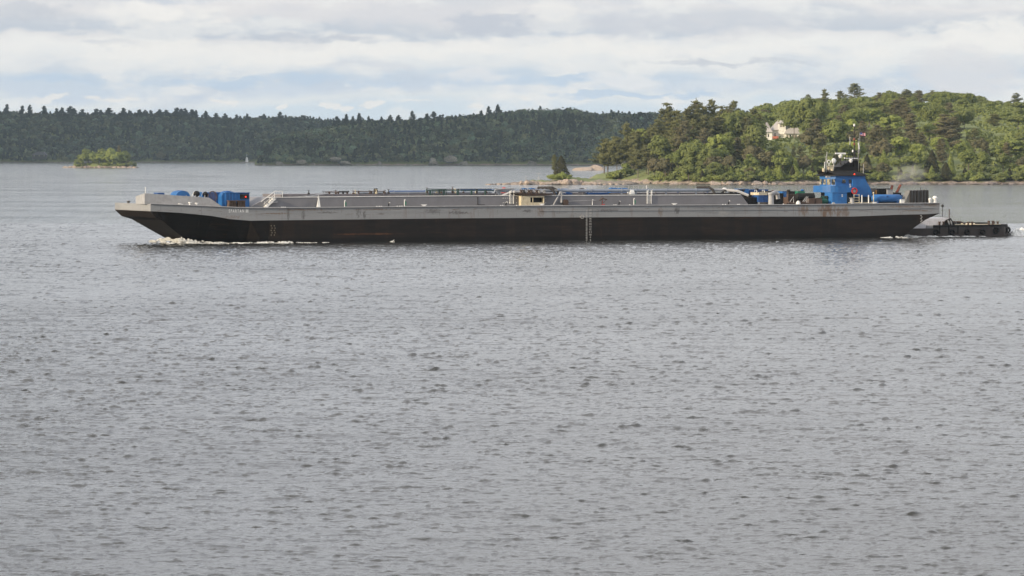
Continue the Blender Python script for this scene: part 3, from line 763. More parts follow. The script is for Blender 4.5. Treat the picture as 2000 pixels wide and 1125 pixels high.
LAND = []      # (px, top py, depth Y, kind, width factor, label)
def put(px, py, Y, kind, wide, label, k=None, Hmin=3, cat='tree', group=None):
    x = (px-1000)/F*Y; zg = gz(x, Y); top = at(px, py, Y)
    if px > 1390 and kind in ('green', 'bright', 'brown', 'pine') and Y > 1800: wide *= 1.22
    H = max(Hmin, top.z - zg)
    tree(kind, (x, Y, zg-.2), H, label, cat=cat, group=group, wide=wide*PROTO[kind][0][2]/H*1.0 if False else wide, k=k)
HY = float(min(np.arange(1900, 2100, 2), key=lambda Y: abs(proj(((1520-1000)/F*Y, Y, gz((1520-1000)/F*Y, Y)))[1]-270)))
print('house Y', HY)
named = [
    (1187, 272, 1850, 'flatpine', .85, 'leftmost pine of the island, with flat dark layers'),
    (1205, 268, 1842, 'flatpine', .8, 'second pine from the left end of the island'),
    (1224, 240, 1845, 'pine', .85, 'ragged topped pine third from the left end of the island'),
    (1240, 258, 1835, 'flatpine', .9, 'broad dark pine right of the ragged topped one'),
    (1256, 240, 1870, 'green', .9, 'pale grey green tree between the ragged pine and the tallest pine'),
    (1262, 285, 1820, 'flatpine', .9, 'low pine in front of the pale grey green tree'),
    (1246, 292, 1815, 'flatpine', 1.0, 'low spreading pine half hiding the pale boathouse'), (1216, 318, 1830, 'shrub', 1.2, 'small round shrub by the left corner of the boathouse'),
    (1302, 202, 1850, 'pine', 1.05, 'tallest pine of the left grove, full and conical'),
    (1284, 232, 1840, 'pine', .95, 'pine leaning on the left side of the tallest pine'),
    (1322, 216, 1845, 'pine', 1.0, 'pine right beside the tallest pine of the left grove'),
    (1335, 236, 1800, 'brown', 1.0, 'brownish pine below and right of the tallest pine'),
    (1343, 212, 1860, 'pine', .95, 'pine between the tallest pine and the forked topped pair'),
    (1360, 196, 1860, 'pine', .9, 'left pine of the dark pair rising above the grove'),
    (1372, 206, 1870, 'pine', .8, 'short pine between the dark pair'),
    (1390, 195, 1865, 'pine', .8, 'right pine of the dark pair rising above the grove'),
    (1410, 208, 1880, 'pine', .9, 'pine just right of the dark pair'),
    (1432, 198, 1900, 'pine', .75, 'single pine topping the slope left of the white house'),
    (1316, 236, 1825, 'pine', 1.0, 'dark pine in front of the tallest pine'), (1290, 256, 1805, 'green', 1.0, 'leafy tree at the foot of the tallest pine'),
    (1352, 232, 1835, 'pine', 1.1, 'full pine just below the dark pair'), (1378, 226, 1840, 'pine', 1.15, 'full pine below the short pine of the dark pair'),
    (1402, 226, 1845, 'pine', 1.0, 'full pine below the right pine of the dark pair'), (1420, 214, 1880, 'brown', 1.0, 'brown pine crowning the ridge right of the dark pair'),
    (1272, 248, 1840, 'pine', 1.0, 'olive pine filling the gap left of the tallest pine'), (1325, 290, 1765, 'green', 1.1, 'leafy tree at the shore below the tallest pine'),
    (1300, 300, 1768, 'olive', 1.1, 'olive tree at the shore left of the leafy one'), (1345, 300, 1755, 'green', 1.0, 'small leafy tree at the shore under the left grove'),
    (1458, 228, 1845, 'pine', 1.0, 'dark pine in front of the rounded light green tree'), (1278, 305, 1785, 'olive', 1.0, 'low olive tree at the right end of the lawn'),
    (1398, 258, 1770, 'bright', 1.1, 'fresh green tree low in the middle of the left grove'),
    (1425, 222, 1850, 'spread', .72, 'big light green tree in the middle of the left grove'),
    (1446, 212, 1860, 'green', 1.25, 'rounded light green tree left of the dark pine by the house'),
    (1470, 212, 1870, 'pine', 1.0, 'dark pine standing just left of the white house'),
    (1484, 224, 1880, 'pine', .8, 'shorter dark pine touching the left side of the white house'),
    (1360, 270, 1760, 'green', 1.1, 'leafy tree sloping towards the shore under the dark pair'),
    (1385, 283, 1750, 'green', 1.1, 'leafy tree near the shore left of the olive clump'),
    (1415, 268, 1780, 'green', 1.2, 'leafy tree right of the fresh green tree'),
    (1445, 262, 1790, 'green', 1.2, 'leafy tree below the big light green one'),
    (1580, 193, HY-8, 'spread', 1.0, 'huge spreading tree just right of the white house'),
    (1551, 212, HY-9, 'umbrella', .85, 'broad tree hanging over the roof of the white house'),
    (1602, 212, 2010, 'spread', .7, 'right shoulder of foliage beside the huge spreading tree'),
    (1582, 232, HY-22, 'green', 1.15, 'dense green tree in front of the huge spreading tree'),
    (1636, 225, 1930, 'brown', 1.25, 'wide brownish pine right of the huge spreading tree'),
    (1506, 292, 1760, 'cedar', 1.5, 'dark egg shaped cedar below the white house'),
    (1520, 300, 1745, 'column', 1.1, 'first slim bright tree right of the egg shaped cedar'),
    (1543, 298, 1748, 'column', 1.3, 'second slim bright tree below the white house'),
    (1553, 308, 1742, 'column', 1.3, 'third and shortest slim bright tree below the white house'),
    (1395, 297, 1745, 'olive', 1.2, 'olive brown rounded tree above the pink shore rocks'),
    (1425, 300, 1742, 'olive', 1.0, 'second olive brown tree above the pink shore rocks'),
    (1440, 268, 1775, 'brown', .95, 'tall twiggy brown tree above the pink shore rocks'),
    (1470, 280, 1760, 'olive', 1.2, 'dark brown rounded tree left of the egg shaped cedar'),
    (1366, 326, 1738, 'column', 1.6, 'small bright pointed bush at the shore of the left grove'),
    (1697, 208, 1990, 'bright', 1.6, 'bright yellow green tree behind the mast of the tug'),
    (1664, 232, 1900, 'bright', 1.3, 'yellow green tree left of the tug mast'),
    (1735, 222, 1900, 'bright', 1.4, 'rounded bright tree right of the tug mast'),
    (1760, 190, 2080, 'brown', 1.35, 'large brown pine on the slope right of the tug mast'),
    (1795, 193, 2150, 'brown', 1.0, 'thinner brown pine beside the large brown pine'),
    (1778, 222, 1880, 'brown', 1.2, 'brownish layered pine in the middle of the right slope'),
    (1845, 223, 1870, 'brown', 1.45, 'big grey brown tree at the heart of the right slope'),
    (1862, 228, 1880, 'brown', 1.3, 'dark right half of the big grey brown tree'),
    (1846, 222, 1900, 'bright', 1.1, 'bright green top peeping over the big grey brown tree'),
    (1815, 240, 1890, 'bright', 1.3, 'bright green tree left of the big grey brown tree'),
    (1903, 250, 1840, 'pine', 1.2, 'dark layered conifer right of the big grey brown tree'),
    (1975, 268, 1800, 'bright', 1.9, 'bright yellow green tree near the right border'),
    (1945, 285, 1790, 'green', 1.3, 'green tree left of the yellow green one near the right border'),
    (1998, 256, 1850, 'green', 1.6, 'green tree cut by the right border'),
    (1668, 163, 2700, 'pine', 1.3, 'lone flat topped pine standing out on the hill skyline'),
    (1609, 174, 2600, 'pine', .8, 'small pointed pine on the skyline left of the flat topped one'),
    (1641, 177, 2650, 'pine', .9, 'low pine on the skyline just left of the flat topped one'),
    (1578, 184, 2500, 'pine', .9, 'faint pine on the skyline above the huge spreading tree'),
    (1985, 181, 2750, 'pine', 1.3, 'pine on the hill skyline at the right border'),
]
for px, py, Y, kind, w, lab in named: put(px, py, Y, kind, w, lab)
# fill: every further tree of the island is a tree of its own
TOP1 = [(1165, 290), (1185, 280), (1230, 258), (1270, 240), (1300, 222), (1340, 225), (1400, 222), (1450, 222), (1478, 232), (1482, 274), (1566, 274), (1572, 225), (1620, 225), (1700, 235), (1800, 248), (1900, 262), (2000, 272), (2150, 272)]
TOP2 = [(1455, 215), (1480, 204), (1510, 194), (1560, 192), (1610, 190), (1650, 183), (1700, 182), (1740, 174), (1775, 171), (1810, 173), (1860, 179), (1900, 181), (1930, 189), (1960, 192), (2000, 193), (2150, 195)]
nt_ = 0
rnd = random.Random(11)
for ri, (d, st, h0, h1) in enumerate([(9, 34, 5, 8), (24, 36, 8, 11), (50, 44, 10, 14), (85, 48, 13, 17), (130, 50, 14, 19), (180, 54, 14, 18)]):
    px = 1172 + rnd.uniform(0, 20)
    while px < 2110:
        Y = interp(px, SHY) + d + rnd.uniform(-5, 5)
        ok = not (px < 1480 and d > 130) and not (px < 1300 and d < 12) and not (px < 1260 and d < 60)
        if ok and not (1475 < px < 1570 and HY-40 < Y < HY+20):
            x = (px-1000)/F*Y; zg = gz(x, Y); top = at(px, interp(px, TOP1) + rnd.uniform(0, 14), Y).z
            H = min(rnd.uniform(h0, h1), top-zg)
            if H > 3.2:
                s = rnd.random()
                kind = ('cedar' if s < .2 else 'olive' if s < .45 else 'green' if s < .85 else 'column') if d < 30 else ('brown' if s < .22 else 'pine' if s < .42 else 'green' if s < .8 else 'bright' if s < .9 else 'olive')
                if px < 1290: kind = 'flatpine' if s < .6 else 'olive'
                lab = {'cedar': 'dark dense cedar', 'olive': 'olive brown rounded tree', 'green': 'green leafy tree', 'column': 'slim bright green tree', 'brown': 'brownish layered pine', 'pine': 'dark green pine', 'bright': 'bright green leafy tree', 'flatpine': 'flat layered pine'}[kind]
                where = 'on the lower slope of the wooded island' if d < 60 else 'on the middle slope of the wooded island'
                tree(kind, (x, Y, zg-.2), H, lab+' '+where, group=lab+'s '+where, wide=rnd.uniform(.95, 1.4)*(1.15 if H < 8 else 1)); nt_ += 1
        px += st*rnd.uniform(.7, 1.15)
for ri, (d, st) in enumerate([(250, 54), (340, 56), (440, 54), (550, 52), (680, 50), (830, 48), (980, 44)]):
    px = 1480 + rnd.uniform(0, 20)
    while px < 2110:
        Y = interp(px, SHY) + d + rnd.uniform(-20, 20)
        x = (px-1000)/F*Y; zg = gz(x, Y)
        lim = interp(px, TOP2) + rnd.uniform(0, 7) + (0 if d > 500 else (550-d)*.09)
        if px < 1570 and d < 300: lim = max(lim, 226)
        top = at(px, lim, Y).z
        H = min(rnd.uniform(12, 17), top-zg)
        if d > 800 and H > 6: H = top-zg if top-zg < 21 else H
        if H > 5:
            s = rnd.random(); kind = 'brown' if s < .14 else 'pine' if s < .2 else 'green' if s < .74 else 'bright' if s < .8 else 'spread'
            lab = {'green': 'green leafy tree', 'brown': 'brownish pine', 'pine': 'dark green pine', 'bright': 'bright green leafy tree', 'spread': 'wide spreading green tree'}[kind]
            where = 'on the upper hillside behind the tug'
            tree(kind, (x, Y, zg-.3), H, lab+' '+where, group=lab+'s '+where, wide=rnd.uniform(1.5, 2.1)*(.65 if kind == 'spread' else 1)); nt_ += 1
        px += st*rnd.uniform(.75, 1.15)
# undergrowth bushes along the shore
px = 1175
while px < 2100:
    Y = interp(px, SHY) + rnd.uniform(3, 9); x = (px-1000)/F*Y
    if px > 1300 or rnd.random() < .25:
        b = rnd.random() < .25
        tree('bshrub' if b else 'shrub', (x, Y, gz(x, Y)-.3), rnd.uniform(2.2, 4.6), ('bright' if b else 'dull')+' green bush just above the rocks of the wooded island', 'bush', ('bright' if b else 'dull')+' green bushes along the island shore', wide=rnd.uniform(1, 1.6))
    px += rnd.uniform(8, 15)
# thick underwood closing the gaps between the trunks
pts = []
for i in range(1500):
    px = rnd.uniform(1290, 2110); d = rnd.uniform(14, 1000)**1.0
    if px < 1480: d = rnd.uniform(12, 110)
    Y = interp(px, SHY)+d; x = (px-1000)/F*Y
    if 1470 < px < 1570 and 1900 < Y < 2030: continue
    pts.append((x, Y, gz(x, Y)-.5, rnd.uniform(2.5, 5.5), rnd.uniform(3, 5.5), 0))
uw = canopy('underwood', pts, 34, 1.1, 8)
uw.data.materials[0] = L_green; uw.data.materials[1] = L_green
tag(uw, 'low green underwood between the trees of the wooded island', 'undergrowth', kind='stuff')

def house():
    best = min(np.arange(1900, 2100, 2), key=lambda Y: abs(proj((( 1520-1000)/F*Y, Y, gz((1520-1000)/F*Y, Y)))[1]-270))
    Y = float(best); s = Y/F
    X = lambda px: (px-1500)*s
    Z = lambda py: (272-py)*s
    x0 = (1500-1000)*s; z0 = at(1500, 272, Y).z
    e = empty('white_house', (x0, Y, z0)); tag(e, 'white house with steep grey roofs on the slope among the trees', 'house')
    wall = paint('white_clapboard', (.86, .83, .78), .6, wear=.1); roof = paint('grey_roof_shingles', (.46, .43, .41), .8, wear=.2, scale=3)
    b = MB()
    b.box(X(1487), X(1508), 0, 8, Z(272)-2, Z(258))                 # front left wing
    b.box(X(1508), X(1560), 3, 12, Z(272)-2, Z(254))                # main block
    b.box(X(1533), X(1560), .5, 3, Z(272)-2, Z(261)); b.box(X(1521), X(1535), 2, 6, Z(262), Z(241))
    b.build('wall', wall, e)
    b = MB()
    def hip(xa, xb, ya, yb, za, zb, i):
        b.add([(xa, ya, za), (xb, ya, za), (xb, yb, za), (xa, yb, za), (xa+i, (ya+yb)/2, zb), (xb-i, (ya+yb)/2, zb)], [(0, 1, 5, 4), (1, 2, 5), (2, 3, 4, 5), (3, 0, 4), (3, 2, 1, 0)])
    hip(X(1486), X(1509), -.8, 9, Z(258), Z(239), 3.4)
    hip(X(1505), X(1562), 2, 13.5, Z(254), Z(233), 4)
    hip(X(1531), X(1562), -.4, 3.6, Z(261), Z(254), 1)
    hip(X(1519), X(1537), 1, 7, Z(241), Z(234), 1.6)
    b.build('roof', roof, e)
    
    for px in (1490, 1494.5, 1499):
        b = MB(); b.box(X(px), X(px+2.6), -.05, .05, Z(268), Z(261)); b.build('window', M_glass, e)
    for px in (1513, 1524, 1529):
        py = 0 if px == 1513 else 1
        b = MB(); b.box(X(px), X(px+3), (2.9 if not py else 1.9), (3 if not py else 2), Z(256 if not py else 248), Z(250 if not py else 243)) if py else b.box(X(px), X(px+3), 2.9, 3, Z(268), Z(260)); b.build('window', M_glass, e)
    for px in (1536, 1541.5, 1547, 1552.5):
        b = MB(); b.box(X(px), X(px+3), .38, .5, Z(270), Z(263)); b.build('window', M_glass, e)
    b = MB(); b.box(X(1507), X(1520), .2, 2.6, Z(271), Z(270)); b.box(X(1507), X(1520), .1, .2, Z(270), Z(266)); b.build('terrace', paint('red_boards', (.5, .16, .1), .7), e)
house()
def boathouse():
    Y = 1862; s = Y/F; z0 = at(1230, 333, Y).z; x0 = (1230-1000)*s
    e = empty('boathouse', (x0, Y, z0)); tag(e, 'low pale boathouse half hidden behind the pine trunks', 'house')
    X = lambda px: (px-1230)*s; Z = lambda py: (333-py)*s
    b = MB(); b.box(X(1216), X(1254), 0, 6, -1.5, Z(320)); b.build('wall', paint('pale_boards', (.13, .12, .10), .7), e)
    b = MB(); b.prism([(X(1213), Z(320)), (X(1257), Z(320)), (X(1249), Z(314)), (X(1221), Z(314))], -.8, 6.8); b.build('roof', paint('dull_roof', (.2, .2, .2), .7), e)
    b = MB(); b.box(X(1222), X(1231), -.08, 0, 0, Z(322)); b.build('door', M_cream, e)
    for px in (1236, 1244): b = MB(); b.box(X(px), X(px+4), -.08, 0, Z(328), Z(321)); b.build('window', M_glass, e)
boathouse()
print('island trees', nt_)

# ------------------------------------------------------------------ barge frame
P1, P2 = ground(500, 475.5), ground(1740, 465)
TH = math.atan2(P2.y-P1.y, P2.x-P1.x)
eU = Vector((math.cos(TH), math.sin(TH), 0)); eV = Vector((-math.sin(TH), math.cos(TH), 0))
def on_plane(px, py, v, O):
    d = ray(px, py); C = Vector((0, 0, HC))
    t = (O + eV*v - C).dot(eV)/d.dot(eV); q = C + d*t - O
    return q.dot(eU), q.z
u_, z_ = on_plane(294, 399, 0, P1)
BO = P1 + eU*u_                                        # near bow corner at the water
def B(px, py, v=0.0): return on_plane(px, py, v, BO)
def U(px, v=0.0, py=400): return B(px, py, v)[0]
BW = 18.3; L_B = U(1835)
print('theta', math.degrees(TH), 'length', L_B, 'bow', BO)
barge = empty('tank_barge', BO, TH)
tag(barge, 'long grey and black tank barge with rusty sides crossing the water', 'barge')
DK = [(U(px), B(px, py)[1]) for px, py in [(294, 398.5), (350, 400.5), (416, 403.5), (480, 406.5), (560, 406.3), (900, 403.2), (1240, 401.6), (1580, 400), (1835, 396.8)]]
PL = [(U(px), B(px, py)[1]) for px, py in [(294, 412.5), (350, 415.5), (416, 422), (450, 428), (475, 431.3), (540, 430.3), (880, 426.5), (1240, 424), (1580, 422.8), (1660, 423.2), (1700, 421.5), (1760, 419.3), (1835, 418)]]
dk = lambda u: interp(u, DK)
pl = lambda u: interp(u, PL)
UN = L_B - 27; NV0, NV1 = 3.4, 14.9                      # notch start and its sides

def topside_mat():
    m, nt, p = new_mat('grey_topside_paint')
    tc = N(nt, 'TexCoord'); sp = N(nt, 'SeparateXYZ'); nt.links.new(tc.outputs['Object'], sp.inputs[0]); u, v, z = sp.outputs
    n1 = noise_n(nt, mapping(nt, (.12, 1, .5)), 1.5, 6, .6)
    c = mix(nt, n1, (.205, .21, .215), (.33, .335, .34))
    nb = noise_n(nt, mapping(nt, (.06, .2, 1.2)), 1.0, 4, .6)
    c = mix(nt, ramp(nt, nb, [(.5, 0), (.7, .5)]), c, (.15, .155, .165))
    # plate seams
    fu = mth(nt, 'FRACT', mth(nt, 'DIVIDE', u, 3.05)); seam = ramp(nt, mth(nt, 'ABSOLUTE', mth(nt, 'SUBTRACT', fu, .5)), [(0, 1), (.014, .0)])
    sn = ramp(nt, noise_n(nt, mapping(nt, (.31, 1, 1.4)), 1.2, 2), [(.5, 0), (.56, 1)])
    c = mix(nt, mth(nt, 'MULTIPLY', mth(nt, 'MULTIPLY', seam, sn), .7), c, (.10, .085, .075))
    # vertical rust runs, denser where the photo shows them
    run = ramp(nt, noise_n(nt, mapping(nt, (.9, 1, .13)), 1.3, 5, .65), [(.56, 0), (.70, 1)])
    aft = ramp(nt, mth(nt, 'DIVIDE', u, L_B, clamp=True), [(0, .15), (.5, .4), (.78, .5), (.84, 1), (1, .85)])
    c = mix(nt, mth(nt, 'MULTIPLY', run, aft), c, (.15, .09, .055))
    # horizontal chafing along the rubbing bands
    hz = ramp(nt, noise_n(nt, mapping(nt, (.42, 1, 4.5)), 1.4, 5, .7), [(.55, 0), (.63, 1)])
    zt = mth(nt, 'ADD', z, mth(nt, 'MULTIPLY', u, -.003))
    def bandm(z0, w): return ramp(nt, mth(nt, 'ABSOLUTE', mth(nt, 'SUBTRACT', z, z0)), [(0, 1), (w, 0)])
    c = mix(nt, mth(nt, 'MULTIPLY', mth(nt, 'MULTIPLY', hz, bandm(4.78, .22)), .9), c, (.11, .06, .04))
    hz2 = ramp(nt, noise_n(nt, mapping(nt, (.25, 1, 3.0)), 1.1, 5, .7), [(.56, 0), (.62, 1)])
    c = mix(nt, mth(nt, 'MULTIPLY', mth(nt, 'MULTIPLY', hz2, bandm(4.2, .3)), .8), c, (.12, .09, .08))
    def stain(px, py, wu, wz, col, k=.8, ns=3.0):
        nonlocal c
        u0, z0 = B(px, py)
        d = mth(nt, 'ADD', mth(nt, 'POWER', mth(nt, 'DIVIDE', mth(nt, 'SUBTRACT', u, u0), wu), 2), mth(nt, 'POWER', mth(nt, 'DIVIDE', mth(nt, 'SUBTRACT', z, z0), wz), 2))
        nn = noise_n(nt, mapping(nt, (1, 1, 1.6) if wu > wz*1.3 else (1.6, 1, .5)), ns, 6, .75)
        f = mth(nt, 'SUBTRACT', mth(nt, 'SUBTRACT', mth(nt, 'MULTIPLY', nn, 4.4), 1.45), mth(nt, 'MULTIPLY', d, .6), clamp=True)
        f = ramp(nt, f, [(.25, 0), (.75, k)])
        c = mix(nt, f, c, col)
    dk_ = (.085, .078, .078); ru = (.16, .095, .055)
    stain(846, 412, 1.5, .45, dk_, .65); stain(895, 415, 1.9, .28, dk_, .8); stain(1030, 412, .8, .3, dk_, .8)
    stain(1185, 411, 2.1, .22, dk_, .7); stain(1322, 411, .5, .9, dk_, .8); stain(1056, 413, .8, .9, ru, .55)
    stain(1615, 410, 1.5, 1.4, ru, .8, 1.1); stain(1650, 411, .8, 1.3, ru, .6, 1.3); stain(1290, 414, .5, .9, ru, .5); stain(700, 415, .5, .9, dk_, .6); stain(563, 417, .3, 1.1, dk_, .8); stain(593, 420, .3, .8, dk_, .8); stain(640, 415, 1.6, .15, dk_, .8); stain(712, 420, .3, .8, dk_, .8); stain(1570, 412, 1.0, 1.1, ru, .7, 1.5); stain(1638, 415, .5, 1.1, ru, .7)
    stain(1820, 399, 2.0, .35, ru, .9); stain(1765, 403, 3.2, .22, ru, .7); stain(1790, 411, 3.0, .18, ru, .6)
    stain(1412, 416, 1.1, .5, (.32, .31, .30), .8, 1.0); stain(540, 417, 2.6, .12, ru, .8); stain(595, 410, 4.5, .13, ru, .8); stain(735, 409, 3.5, .13, ru, .75)
    stain(455, 424, 1.6, .3, ru, .4)
    nt.links.new(c, p.inputs['Base Color']); p.inputs['Roughness'].default_value = .6
    return m
def bottom_mat():
    m, nt, p = new_mat('black_rusty_hull')
    n1 = noise_n(nt, mapping(nt, (.16, 1, .9)), 1.4, 6, .6)
    c = mix(nt, ramp(nt, n1, [(.3, 0), (.7, 1)]), (.006, .004, .003), (.024, .0145, .010))
    st = ramp(nt, noise_n(nt, mapping(nt, (.11, 1, 2.1)), 1.2, 6, .7), [(.60, 0), (.74, 1)])
    c = mix(nt, mth(nt, 'MULTIPLY', st, .8), c, (.085, .035, .015))
    tc = N(nt, 'TexCoord'); sp = N(nt, 'SeparateXYZ'); nt.links.new(tc.outputs['Object'], sp.inputs[0])
    # lighter weathered strip just above the wet line
    u0, z0 = B(720, 457)
    d = mth(nt, 'ADD', mth(nt, 'POWER', mth(nt, 'DIVIDE', mth(nt, 'SUBTRACT', sp.outputs[0], u0), 8), 2), mth(nt, 'POWER', mth(nt, 'DIVIDE', mth(nt, 'SUBTRACT', sp.outputs[2], z0), .22), 2))
    f = ramp(nt, mth(nt, 'SUBTRACT', mth(nt, 'MULTIPLY', noise_n(nt, mapping(nt, (.5, 1, 3)), 1.5, 5, .7), 1.8), d, clamp=True), [(.4, 0), (.9, .45)])
    c = mix(nt, f, c, (.20, .075, .025))
    blk = N(nt, 'TexBrick'); 
    vert = ramp(nt, noise_n(nt, mapping(nt, (.22, 0, .02)), 1.0, 1), [(.47, 0), (.49, 1)])
    c = mix(nt, mth(nt, 'MULTIPLY', vert, .45), c, (.006, .005, .005))
    rl = ramp(nt, noise_n(nt, mapping(nt, (1.1, 1, .16)), 1.2, 5, .7), [(.60, 0), (.72, .6)])
    c = mix(nt, rl, c, (.045, .024, .013))
    wet = ramp(nt, mth(nt, 'DIVIDE', sp.outputs[2], 2, clamp=True), [(.28, .45), (.42, 1)])
    c = mix(nt, 1.0, c, wet, 'MULTIPLY')
    nt.nodes.remove(blk)
    nt.links.new(c, p.inputs['Base Color']); p.inputs['Roughness'].default_value = .7; p.inputs['Specular IOR Level'].default_value = .25
    return m
M_top, M_bot = topside_mat(), bottom_mat()

def build_hull():
    mb = MB()                # materials: 0 topside, 1 bottom, 2 deck
    # stations of the main body: (u, chine inset, chine z)
    RK = 7.4
    st = [(0, 0, None), (.9, .25, None), (2.2, 1.2, 3.35), (4.2, 2.8, 2.0), (RK, 4.7, .0), (9.2, 5.3, -.9), (12, 4.6, -1.2), (15, 3.1, -1.2), (18, 1.4, -1.2), (21, .2, -1.2)]
    u = 26.0
    while u < UN: st.append((u, 0, -1.2)); u += 6
    st.append((UN, 0, -1.2))
    rings = []
    for u, ins, zc in st:
        t, q = dk(u), pl(u)
        if u == 0: zc = q - .05
        elif zc is None: zc = q - .9
        rings.append([(u, 0, t), (u, 0, q), (u, ins, zc), (u, BW-ins, zc), (u, BW, q), (u, BW, t)])
    for a, b in zip(rings, rings[1:]):
        for i in range(6):
            j = (i+1) % 6
            mb.mat({0: 0, 4: 0, 5: 2}.get(i, 1)).add([a[i], b[i], b[j], a[j]], [(0, 1, 2, 3)])
    r0 = rings[0]
    mb.mat(0).add([r0[0], r0[1], r0[4], r0[5]], [(0, 1, 2, 3)])
    mb.mat(1).add([r0[1], r0[2], r0[3], r0[4]], [(0, 1, 2, 3)])
    # notch face and the two wings
    t, q = dk(UN), pl(UN)
    mb.mat(0).add([(UN, NV0, t), (UN, NV1, t), (UN, NV1, q), (UN, NV0, q)], [(0, 1, 2, 3)])
    mb.mat(1).add([(UN, NV0, q), (UN, NV1, q), (UN, NV1, -1.2), (UN, NV0, -1.2)], [(0, 1, 2, 3)])
    ws = [UN, UN+6, UN+12, UN+17, L_B-7.6, L_B-5, L_B-2.4, L_B]
    zb = [-1.2]*4 + [-1.0, 1.2, 2.8, 3.75]
    for v0, v1 in ((0, NV0), (NV1, BW)):
        rr = []
        for u, z in zip(ws, zb):
            q = max(pl(u), z+.02); rr.append([(u, v0, dk(u)), (u, v0, q), (u, v0, z), (u, v1, z), (u, v1, q), (u, v1, dk(u))])
        for a, b in zip(rr, rr[1:]):
            for i in range(6):
                j = (i+1) % 6; mb.mat({0: 0, 4: 0, 5: 2}.get(i, 1)).add([a[i], b[i], b[j], a[j]], [(0, 1, 2, 3)])
        e = rr[-1]; mb.mat(0).add(e, [tuple(range(6))])
    mb.build('hull', [M_top, M_bot, M_deckrust], barge)
    # gunwale rail and rubbing strips
    b = MB(); pts = [(u, -.06, dk(u)+.02) for u in [i*L_B/40 for i in range(41)]]
    b.tube(pts, .10, 6); b.build('gunwale', M_grey, barge)
    b = MB()
    for u in np.arange(60, L_B-1, 3.0): b.box(u, u+2.9, -.07, .0, dk(u)-.78, dk(u)-.70)
    b.build('rubbing_strip', M_top, barge)
build_hull()

def text_mesh(name, s, px, py, h, mat, parent, v=-.012, width=None, off=None, center=True):
    cu = bpy.data.curves.new(name, 'FONT'); cu.body = s; cu.size = 1; cu.align_x = 'CENTER' if center else 'LEFT'
    cu.offset = .012
    o = bpy.data.objects.new(name, cu); COL.objects.link(o)
    bpy.context.view_layer.update()
    me0 = o.to_mesh(); vs = [tuple(q.co) for q in me0.vertices]; fs = [tuple(f.vertices) for f in me0.polygons]; o.to_mesh_clear()
    COL.objects.unlink(o); bpy.data.objects.remove(o)
    if not vs: return
    y0 = min(q[1] for q in vs); y1 = max(q[1] for q in vs); x0 = min(q[0] for q in vs); x1 = max(q[0] for q in vs)
    ks = h/(y1-y0); kx = ks if width is None else width/(x1-x0)
    u0, z0 = B(px, py, v)
    b = MB(); b.add([(u0 + (x-(x0+x1)/2)*kx, v, z0 + (y-(y0+y1)/2)*ks) for x, y, z in vs], fs)
    if off: b.v = [(x-off[0], y-off[1], z-off[2]) for x, y, z in b.v]
    return b.build(name, mat, parent)
M_letter = paint('white_lettering', (.82, .82, .80), .5, wear=.35, wcol=(.35, .33, .3))
for _w, _x, _wd in (('S P A R T A N', 461.8, 2.3), ('II', 482.5, .36)): text_mesh('name_lettering', _w, _x, 412, .48, M_letter, barge, width=_wd)
M_mark = paint('draft_mark_paint', (.52, .50, .47), .6, wear=.4, wcol=(.3, .25, .2))
for i in range(12):
    text_mesh('draft_number', str(19-i), 1153, 411.2+i*5.25, .26, M_mark, barge, width=.34 if i < 10 else .17)
b = MB()
for i in range(24):
    u, z = B(1146, 411+i*2.5, -.012); b.box(u-.12, u+.12, -.014, -.006, z-.035, z+.035)
    if i % 2: b.box(u-.16, u-.08, -.014, -.006, z-.11, z-.055)
b.build('draft_scale', M_mark, barge)
b = MB()
for i in range(5):
    for px in (530, 536): u, z = B(px+(i % 2)*1.5, 441+i*4.5); b.box(u-.09, u+.05, -.014, -.006, z-.07, z+.07)
b.build('draft_scale', paint('faded_mark', (.22, .19, .14), .7), barge)
b = MB()
for i in range(6): u, z = B(1799+(i % 2)*1.5, 421+i*3); b.box(u-.13, u+.08, -.014, -.006, z-.07, z+.07)
b.build('draft_scale', M_mark, barge)
b = MB()                                                  # load line beside the draft marks
u, z = B(1137, 423.5); b.torus((u, -.01, z), .25, .035, 'y', 18); b.box(u-.5, u+.5, -.015, -.008, z-.03, z+.03); b.build('load_line_mark', M_mark, barge)

